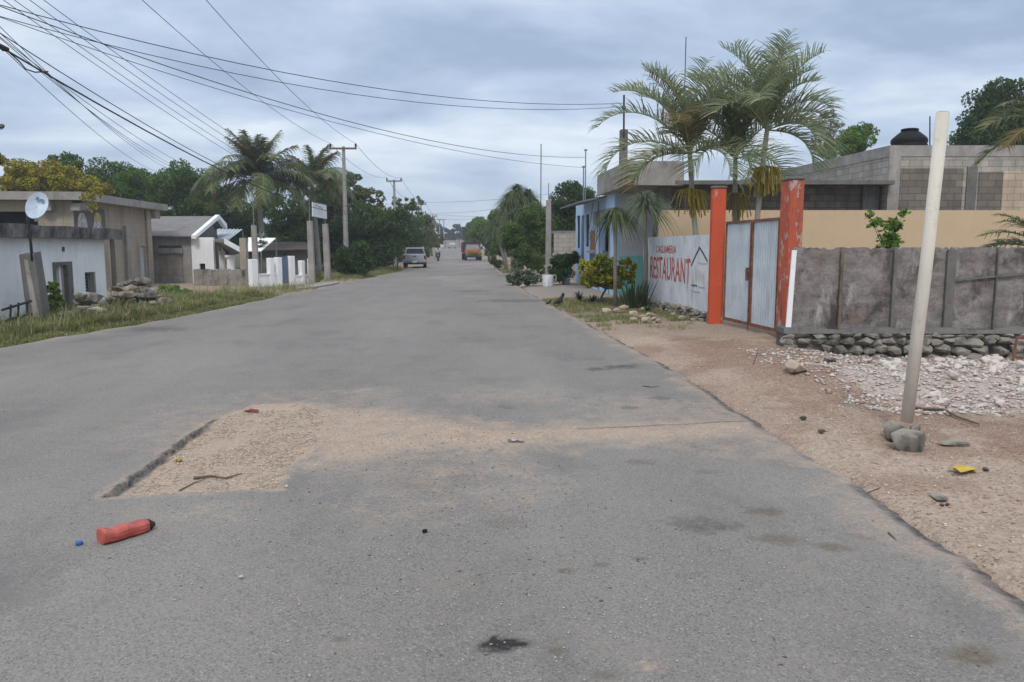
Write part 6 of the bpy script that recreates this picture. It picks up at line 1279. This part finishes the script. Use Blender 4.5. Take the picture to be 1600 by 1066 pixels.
def fl_(rs):
    y = rs.uniform(11, 31) if rs.rand() < .85 else rs.uniform(31, 60); x = ledge(y) - rs.exponential(1.1) - .02 + (.12 if rs.rand() < .2 else 0)
    if x < -11.0 + (y - 21) * -.08 and y < 31: return None
    if 25.5 < y < 40 and rs.rand() < .88: return None
    d = vn(np.array([x * 1.7]), np.array([y * 1.7]))[0]
    if rs.rand() > d * 1.5: return None
    return x, y, (.4 + d * .9) * (1 if ledge(y) - x > .35 else .45)
grass('grass', 'dry and green grass along the left road verge', fl_, 60000, .24, .013, 1)
grass('grass', 'taller dry weed stems standing in the left verge grass', lambda rs: (lambda r_: None if r_ is None or ledge(r_[1]) - r_[0] < .5 or vn(np.array([r_[0] * 1.1 + 5]), np.array([r_[1] * .9]))[0] < .5 else r_)(fl_(rs)), 5000, .42, .014, 12)
def fr_(rs):
    y = rs.uniform(15.3, 25); x = redge(y) + rs.uniform(.02, 1.0) * (4.35 - .05 * (y - 17) - redge(y) - .1)
    d = vn(np.array([x * 2.1 + 9]), np.array([y * 2.1]))[0]; lim = .62 if y < 18.2 else .35
    if y < 17.0 and x > 2.6 and rs.rand() < .7: return None
    if d < lim: return None
    return x, y, d
grass('grass', 'short weedy grass in the planting bed before the restaurant wall', fr_, 16000, .13, .010, 2)
def ff_(rs):
    y = rs.uniform(34, 85); x = redge(y) + rs.exponential(.8); d = vn(np.array([x * 1.2 + 9]), np.array([y * .6]))[0]
    if d < .4: return None
    return x, y, d
grass('grass', 'thin grass along the right roadside beyond the drums', ff_, 7000, .18, .02, 3)

# ------------------------------------------------------------------ vehicles
def wheel(par, x, y, r_, wd, name='wheel'):
    w_ = MB(); prof = [(r_ * .62, -wd / 2), (r_ * .93, -wd / 2), (r_, -wd * .3), (r_, wd * .3), (r_ * .93, wd / 2), (r_ * .62, wd / 2)]; n = 20; vs = []
    for rr, xx in prof:
        for k in range(n): vs.append((xx, rr * math.cos(2 * PI * k / n), rr * math.sin(2 * PI * k / n)))
    w_.add(vs, [(i * n + k, i * n + (k + 1) % n, (i + 1) * n + (k + 1) % n, (i + 1) * n + k) for i in range(5) for k in range(n)]); o = w_.build(name, M['rubber'], par, True); o.location = (x, y, r_)
    h_ = MB(); vs = [(xx, rr * math.cos(2 * PI * k / n), rr * math.sin(2 * PI * k / n)) for rr, xx in ((r_ * .62, -wd * .42), (r_ * .2, -wd * .25), (r_ * .2, wd * .25), (r_ * .62, wd * .42)) for k in range(n)]
    h_.add(vs, [(i * n + k, i * n + (k + 1) % n, (i + 1) * n + (k + 1) % n, (i + 1) * n + k) for i in range(3) for k in range(n)]); h_.build('rim', M['grey_metal'], o, True); return o
def bod(mb, secs):
    """loft closed loops given as (y, [(x,z)...])"""
    o = []; n = len(secs[0][1])
    for y, lp_ in secs: o += [(x, y, z) for x, z in lp_]
    return mb.add(o, [(i * n + k, (i + 1) * n + k, (i + 1) * n + (k + 1) % n, i * n + (k + 1) % n) for i in range(len(secs) - 1) for k in range(n)] + [tuple(range(n)), tuple((len(secs) - 1) * n + k for k in range(n - 1, -1, -1))])
def hl2(w_, z0_, z1_, c=.08): return [(-w_, z0_ + c), (-w_ + c, z0_), (w_ - c, z0_), (w_, z0_ + c), (w_ * .985, z1_ - c), (w_ * .96 - c * .5, z1_), (-w_ * .96 + c * .5, z1_), (-w_ * .985, z1_ - c)]
g = G(648, 419); pk = thing('pickup_truck', 'silver pickup seen from behind, parked or driving on the left side of the road', 'pickup truck', (g.x, g.y, 0), PHI + .02)
mb = MB(); bod(mb, [(0, hl2(.84, .48, 1.02)), (.1, hl2(.86, .45, 1.04)), (1.5, hl2(.87, .40, 1.04)), (3.6, hl2(.87, .40, 1.02)), (4.7, hl2(.85, .42, .96)), (4.95, hl2(.78, .5, .86))]); mb.build('body', M['silver'], pk)
mb = MB(); bod(mb, [(1.42, [(-.80, 1.045), (.80, 1.045), (.62, 1.50), (-.62, 1.50)]), (1.62, [(-.80, 1.045), (.80, 1.045), (.64, 1.545), (-.64, 1.545)]), (2.7, [(-.80, 1.045), (.80, 1.045), (.64, 1.545), (-.64, 1.545)]), (3.4, [(-.78, 1.045), (.78, 1.045), (.70, 1.06), (-.70, 1.06)])]); mb.build('cab', M['silver'], pk)
MB().hexa([(-.72, 1.41, 1.08), (.72, 1.41, 1.08), (.70, 1.42, 1.08), (-.70, 1.42, 1.08)], [(-.58, 1.40, 1.47), (.58, 1.40, 1.47), (.57, 1.43, 1.47), (-.57, 1.43, 1.47)]).build('rear_window', M['glass'], pk)
for sx_ in (-1, 1):
    MB().hexa([(sx_ * .80, 1.8, 1.08), (sx_ * .815, 1.8, 1.08), (sx_ * .815, 3.1, 1.08), (sx_ * .80, 3.1, 1.08)], [(sx_ * .655, 1.8, 1.48), (sx_ * .675, 1.8, 1.48), (sx_ * .675, 2.7, 1.48), (sx_ * .655, 2.7, 1.48)]).build('side_window', M['glass'], pk)
    MB().bbox(*sorted((sx_ * .72, sx_ * .865)), -.03, .05, .68, .96, .01).build('tail_light', M['redlight'], pk)
    MB().bbox(*sorted((sx_ * .86, sx_ * 1.04)), 3.0, 3.1, 1.08, 1.25, .02).build('mirror', M['darkmetal'], pk)
    for y in (.95, 3.95): wheel(pk, sx_ * .76, y, .36, .24)
MB().bbox(-.70, .70, -.018, -.002, .62, .97, .005).build('tailgate', M['silver'], pk); MB().bbox(-.12, .12, -.03, -.02, .86, .92, .004).build('tailgate_handle', M['darkmetal'], pk)
MB().bbox(-.88, .88, -.16, -.02, .40, .56, .03).build('rear_bumper', M['grey_metal'], pk); MB().bbox(-.17, .17, -.172, -.162, .42, .54, .002).build('number_plate', M['white'], pk)
MB().box(-.7, .7, .2, 4.6, .28, .42).build('chassis', M['darkmetal'], pk); MB().box(-.06, .06, -.26, -.1, .30, .38).build('tow_hitch', M['darkmetal'], pk)
# orange truck facing the camera
tx_ = (740 - 800) / F * 93; tr_ = thing('cargo_truck', 'old orange and yellow cargo truck facing the camera at the right roadside', 'truck', (tx_, 93, rise(93) - .05), PHI + .04)
mb = MB(); bod(mb, [(0, hl2(.88, .62, 1.22, .1)), (.1, hl2(.92, .58, 1.28, .1)), (1.2, hl2(.95, .58, 1.34, .1))]); mb.build('hood', M['truckorange'], tr_)
mb = MB(); bod(mb, [(1.15, [(-.98, .6), (.98, .6), (.96, 1.36), (-.96, 1.36)]), (1.55, [(-.98, .6), (.98, .6), (.82, 1.98), (-.82, 1.98)]), (2.6, [(-.98, .6), (.98, .6), (.84, 2.0), (-.84, 2.0)])]); mb.build('cab', M['truckred'], tr_)
MB().hexa([(-.84, 1.14, 1.37), (.84, 1.14, 1.37), (.84, 1.2, 1.37), (-.84, 1.2, 1.37)], [(-.70, 1.48, 1.90), (.70, 1.48, 1.90), (.70, 1.54, 1.90), (-.70, 1.54, 1.90)]).build('windscreen', M['screen'], tr_)
mb = MB(); mb.bbox(-.9, .9, -.05, -.003, .66, 1.02, .01); gr = mb.build('grille', M['truckyellow'], tr_)
mb = MB(); 
for k in range(4): MB().bbox(-.6, .6, -.075, -.052, .70 + .08 * k, .735 + .08 * k, .004).build('grille_slat', M['darkmetal'], gr)
for sx_ in (-1, 1):
    l_ = MB().lathe([(.10, 0), (.11, .02), (.08, .05), (.01, .06)], 16); l_.v = [(a, -c, b_) for a, b_, c in l_.v]; o = l_.build('headlight', M['screen'], tr_, True); o.location = (sx_ * .76, -.052, .85)
    MB().bbox(*sorted((sx_ * 1.0, sx_ * 1.22)), 1.4, 1.48, 1.35, 1.7, .02).build('mirror', M['darkmetal'], tr_)
    wheel(tr_, sx_ * .86, .75, .44, .30); wheel(tr_, sx_ * .86, 4.9, .44, .42)
    MB().bbox(*sorted((sx_ * .7, sx_ * 1.04)), .25, 1.2, .86, .96, .02).build('mudguard', M['darkmetal'], tr_)
MB().bbox(-1.0, 1.0, -.28, -.08, .40, .60, .03).build('front_bumper', M['darkmetal'], tr_)
mb = MB(); mb.box(-1.08, 1.08, 2.75, 6.4, .95, 1.05); mb.box(-1.08, -1.03, 2.75, 6.4, 1.05, 2.2); mb.box(1.03, 1.08, 2.75, 6.4, 1.05, 2.2); mb.box(-1.03, 1.03, 2.75, 2.8, 1.05, 2.25); mb.box(-1.03, 1.03, 6.35, 6.4, 1.05, 2.0); mb.build('cargo_box', M['truckred'], tr_); MB().hexa([(-1.0, 2.70, 1.4), (1.0, 2.70, 1.4), (1.0, 2.745, 1.4), (-1.0, 2.745, 1.4)], [(-1.0, 2.70, 2.26), (1.0, 2.70, 2.26), (1.0, 2.745, 2.26), (-1.0, 2.745, 2.26)]).build('headboard', M['darkmetal'], tr_); MB().box(-.5, .5, .3, 6.2, .5, .62).build('chassis', M['darkmetal'], tr_)
# distant car
fc = thing('parked_car', 'tiny pale car far away at the end of the road', 'car', ((707.5 - 800) / F * 186, 186, rise(186) + .02), .1)
mb = MB(); bod(mb, [(0, hl2(.78, .3, .85)), (.2, hl2(.84, .25, .92)), (2, hl2(.85, .25, .95)), (3.9, hl2(.84, .25, .9)), (4.1, hl2(.78, .3, .8))]); mb.build('body', M['silver'], fc)
mb = MB(); bod(mb, [(.9, [(-.78, .93), (.78, .93), (.76, .95), (-.76, .95)]), (1.5, [(-.78, .93), (.78, .93), (.6, 1.42), (-.6, 1.42)]), (2.8, [(-.78, .93), (.78, .93), (.6, 1.42), (-.6, 1.42)]), (3.5, [(-.78, .93), (.78, .93), (.76, .95), (-.76, .95)])]); mb.build('cabin', M['silver'], fc)
MB().hexa([(-.7, 1.0, .97), (.7, 1.0, .97), (.7, 1.04, .97), (-.7, 1.04, .97)], [(-.55, 1.42, 1.36), (.55, 1.42, 1.36), (.55, 1.46, 1.36), (-.55, 1.46, 1.36)]).build('windscreen', M['glass'], fc)
for sx_ in (-1, 1):
    for y in (.75, 3.3): wheel(fc, sx_ * .74, y, .31, .2)
    MB().bbox(*sorted((sx_ * .5, sx_ * .78)), -.03, .0, .58, .72, .01).build('headlight', M['screen'], fc)
# motorcycle and rider coming toward the camera
mx_ = (684.5 - 800) / F * 88; mt = thing('motorcycle', 'small dark motorcycle coming toward the camera in the left lane', 'motorcycle', (mx_, 88, rise(88)), 0)
for y in (0, 1.25): wheel(mt, 0, y, .29, .09)
mb = MB(); mb.tube([(0, 0, .3), (0, .12, .62), (0, .22, .95)], .045, 8); mb.tube([(-.32, .32, 1.02), (-.12, .2, .98), (.12, .2, .98), (.32, .32, 1.02)], .02, 6); mb.build('fork', M['grey_metal'], mt)
mb = MB(); mb.tube([(0, .25, .80), (0, .45, .78), (0, .75, .74), (0, 1.3, .78)], [.07, .13, .12, .09], 10); mb.tube([(0, .4, .45), (0, .75, .38), (0, 1.2, .34)], [.13, .13, .05], 8); mb.build('frame', M['darkmetal'], mt); MB().bbox(-.13, .13, .62, 1.35, .80, .87, .03).build('seat', M['rubber'], mt)
l_ = MB().lathe([(.08, 0), (.09, .03), (.06, .1)], 14); l_.v = [(a, -c, b_) for a, b_, c in l_.v]; o = l_.build('headlight', M['screen'], mt, True); o.location = (0, .08, .88)
MB().bbox(-.07, .07, -.18, .22, .57, .60, .01).build('mudguard', M['jeans'], mt)
def skinned(name, joints, edges, mat, par=None, sub=2):
    me = bpy.data.meshes.new(name); me.from_pydata([j_[:3] for j_ in joints], edges, []); o = bpy.data.objects.new(name, me); C.objects.link(o); md = o.modifiers.new('s', 'SKIN'); 
    for i, j_ in enumerate(joints): me.skin_vertices[0].data[i].radius = (j_[3], j_[4] if len(j_) > 4 else j_[3])
    me.skin_vertices[0].data[0].use_root = True; md.use_smooth_shade = True; s_ = o.modifiers.new('u', 'SUBSURF'); s_.levels = sub; s_.render_levels = sub
    dg = bpy.context.evaluated_depsgraph_get(); m2 = bpy.data.meshes.new_from_object(o.evaluated_get(dg)); bpy.data.objects.remove(o); m2.materials.clear(); m2.materials.append(mat); o = bpy.data.objects.new(name, m2); C.objects.link(o)
    if par: o.parent = par
    return o
J = [(0, .82, .93, .14, .11), (0, .80, 1.10, .13, .10), (0, .76, 1.30, .16, .10), (0, .74, 1.42, .06), (0, .71, 1.52, .085, .10), (0, .70, 1.61, .08, .09), (.18, .74, 1.36, .06), (.27, .56, 1.16, .045), (.27, .36, 1.08, .033), (-.18, .74, 1.36, .06), (-.27, .56, 1.16, .045), (-.27, .36, 1.08, .033), (.13, .78, .90, .09), (.20, .42, .84, .065), (.17, .52, .46, .045), (.17, .42, .40, .035), (-.13, .78, .90, .09), (-.20, .42, .84, .065), (-.17, .52, .46, .045), (-.17, .42, .40, .035)]
ED = [(0, 1), (1, 2), (2, 3), (3, 4), (4, 5), (2, 6), (6, 7), (7, 8), (2, 9), (9, 10), (10, 11), (0, 12), (12, 13), (13, 14), (14, 15), (0, 16), (16, 17), (17, 18), (18, 19)]
def figure(label, x, Y, J):
    p = thing('person', label, 'person', (x, Y, rise(Y))); b = skinned('body', J, ED, M['skin'], p)
    sh_ = [(a[0], a[1], a[2], a[3] + .02, (a[4] if len(a) > 4 else a[3]) + .02) for a in (J[0], J[1], J[2], J[6], J[7], J[9], J[10])]; skinned('shirt', sh_, [(0, 1), (1, 2), (2, 3), (3, 4), (2, 5), (5, 6)], M['shirt'], b)
    tr2 = [(a[0], a[1], a[2], a[3] + .015) for a in (J[0], J[12], J[13], J[14], J[16], J[17], J[18])]; skinned('trousers', tr2, [(0, 1), (1, 2), (2, 3), (0, 4), (4, 5), (5, 6)], M['jeans'], b)
    h_ = MB().lathe([(.095, 0), (.10, .04), (.08, .10), (.04, .125)], 14, (J[5][0], J[5][1] + .02, J[5][2] - .01)); h_.build('hair', M['hair'], b, True)
    for q in (8, 11):
        for f_ in range(5):
            hx = J[q][0] + (f_ - 2) * .017; MB().tube([(hx, J[q][1] - .01, J[q][2] + .01), (hx, J[q][1] - .06 + .01 * abs(f_ - 2), J[q][2]), (hx, J[q][1] - .05, J[q][2] - .035)], [.009, .008, .007], 6).build('finger', M['skin'], b)
    return p
figure('rider in white shirt and dark trousers steering the oncoming motorcycle', mx_, 88, J)

# ------------------------------------------------------------------ hens
def hen(lab, px, py, s_, face, raise_=1.):
    g = G(px, py); r = thing('hen', lab, 'hen', (g.x, g.y, gz(g.x, g.y) if g.x > redge(g.y) else rz_(g.x, g.y)), face); r.scale = (s_,) * 3
    pts = [(.15, 0, .36 * raise_ + .06, .012), (.115, 0, .30, .045), (.06, 0, .22, .075), (-.01, 0, .165, .092), (-.08, 0, .14, .075), (-.13, 0, .13, .042), (-.17, 0, .10, .028), (-.19, 0, .07, .026), (-.205, 0, .055, .014)]
    skinned('body', pts, [(i, i + 1) for i in range(8)], M['black'], r)
    for k in range(5): MB().add([(.06, -.02 + .01 * k, .24), (.10, -.02 + .01 * k, .20), (.20 + .01 * k, -.03 + .015 * k, .34), (.16, -.03 + .015 * k, .44 - .02 * k), (.12, -.02 + .01 * k, .40)], [(0, 1, 2, 3, 4)]).build('tail_feather', M['black'], r)
    for sy_ in (-1, 1):
        MB().tube([(-.06, sy_ * .07, .19), (0, sy_ * .088, .17), (.08, sy_ * .07, .17), (.13, sy_ * .04, .20)], [.02, .045, .04, .008], 8).build('wing', M['black'], r, True)
        MB().tube([(-.01, sy_ * .035, .10), (.005, sy_ * .035, .05), (-.005, sy_ * .035, .005), (-.04, sy_ * .045, .004)], [.016, .008, .007, .005], 6).build('leg', M['hornlegs'], r)
    MB().tube([(-.21, 0, .052), (-.235, 0, .03)], [.010, .002], 6).build('beak', M['hornlegs'], r); MB().hexa([(-.17, -.003, .10), (-.215, -.003, .075), (-.215, .003, .075), (-.17, .003, .10)], [(-.175, -.003, .135), (-.225, -.003, .10), (-.225, .003, .10), (-.175, .003, .135)]).build('comb', M['comb'], r)
    return r
hen('black hen with raised tail pecking at the edge of the road', 873, 476, .88, .5)
hen('small dark chick pecking just left of the black hen', 857, 477, .42, 0, .6)

# ------------------------------------------------------------------ air
hm_ = bpy.data.materials.new('haze_air'); hm_.use_nodes = True; t_ = hm_.node_tree; t_.nodes.clear(); ho = t_.nodes.new('ShaderNodeOutputMaterial'); hv = t_.nodes.new('ShaderNodeVolumePrincipled'); hv.inputs['Color'].default_value = (.86, .92, 1, 1); hv.inputs['Density'].default_value = .0011; hv.inputs['Anisotropy'].default_value = .2; t_.links.new(hv.outputs[0], ho.inputs['Volume'])
hz_ = MB().box(-320, 320, -45, 520, -3, 16).build('haze', hm_); tag(hz_, 'thin blue haze in the air along the road', kind='stuff')
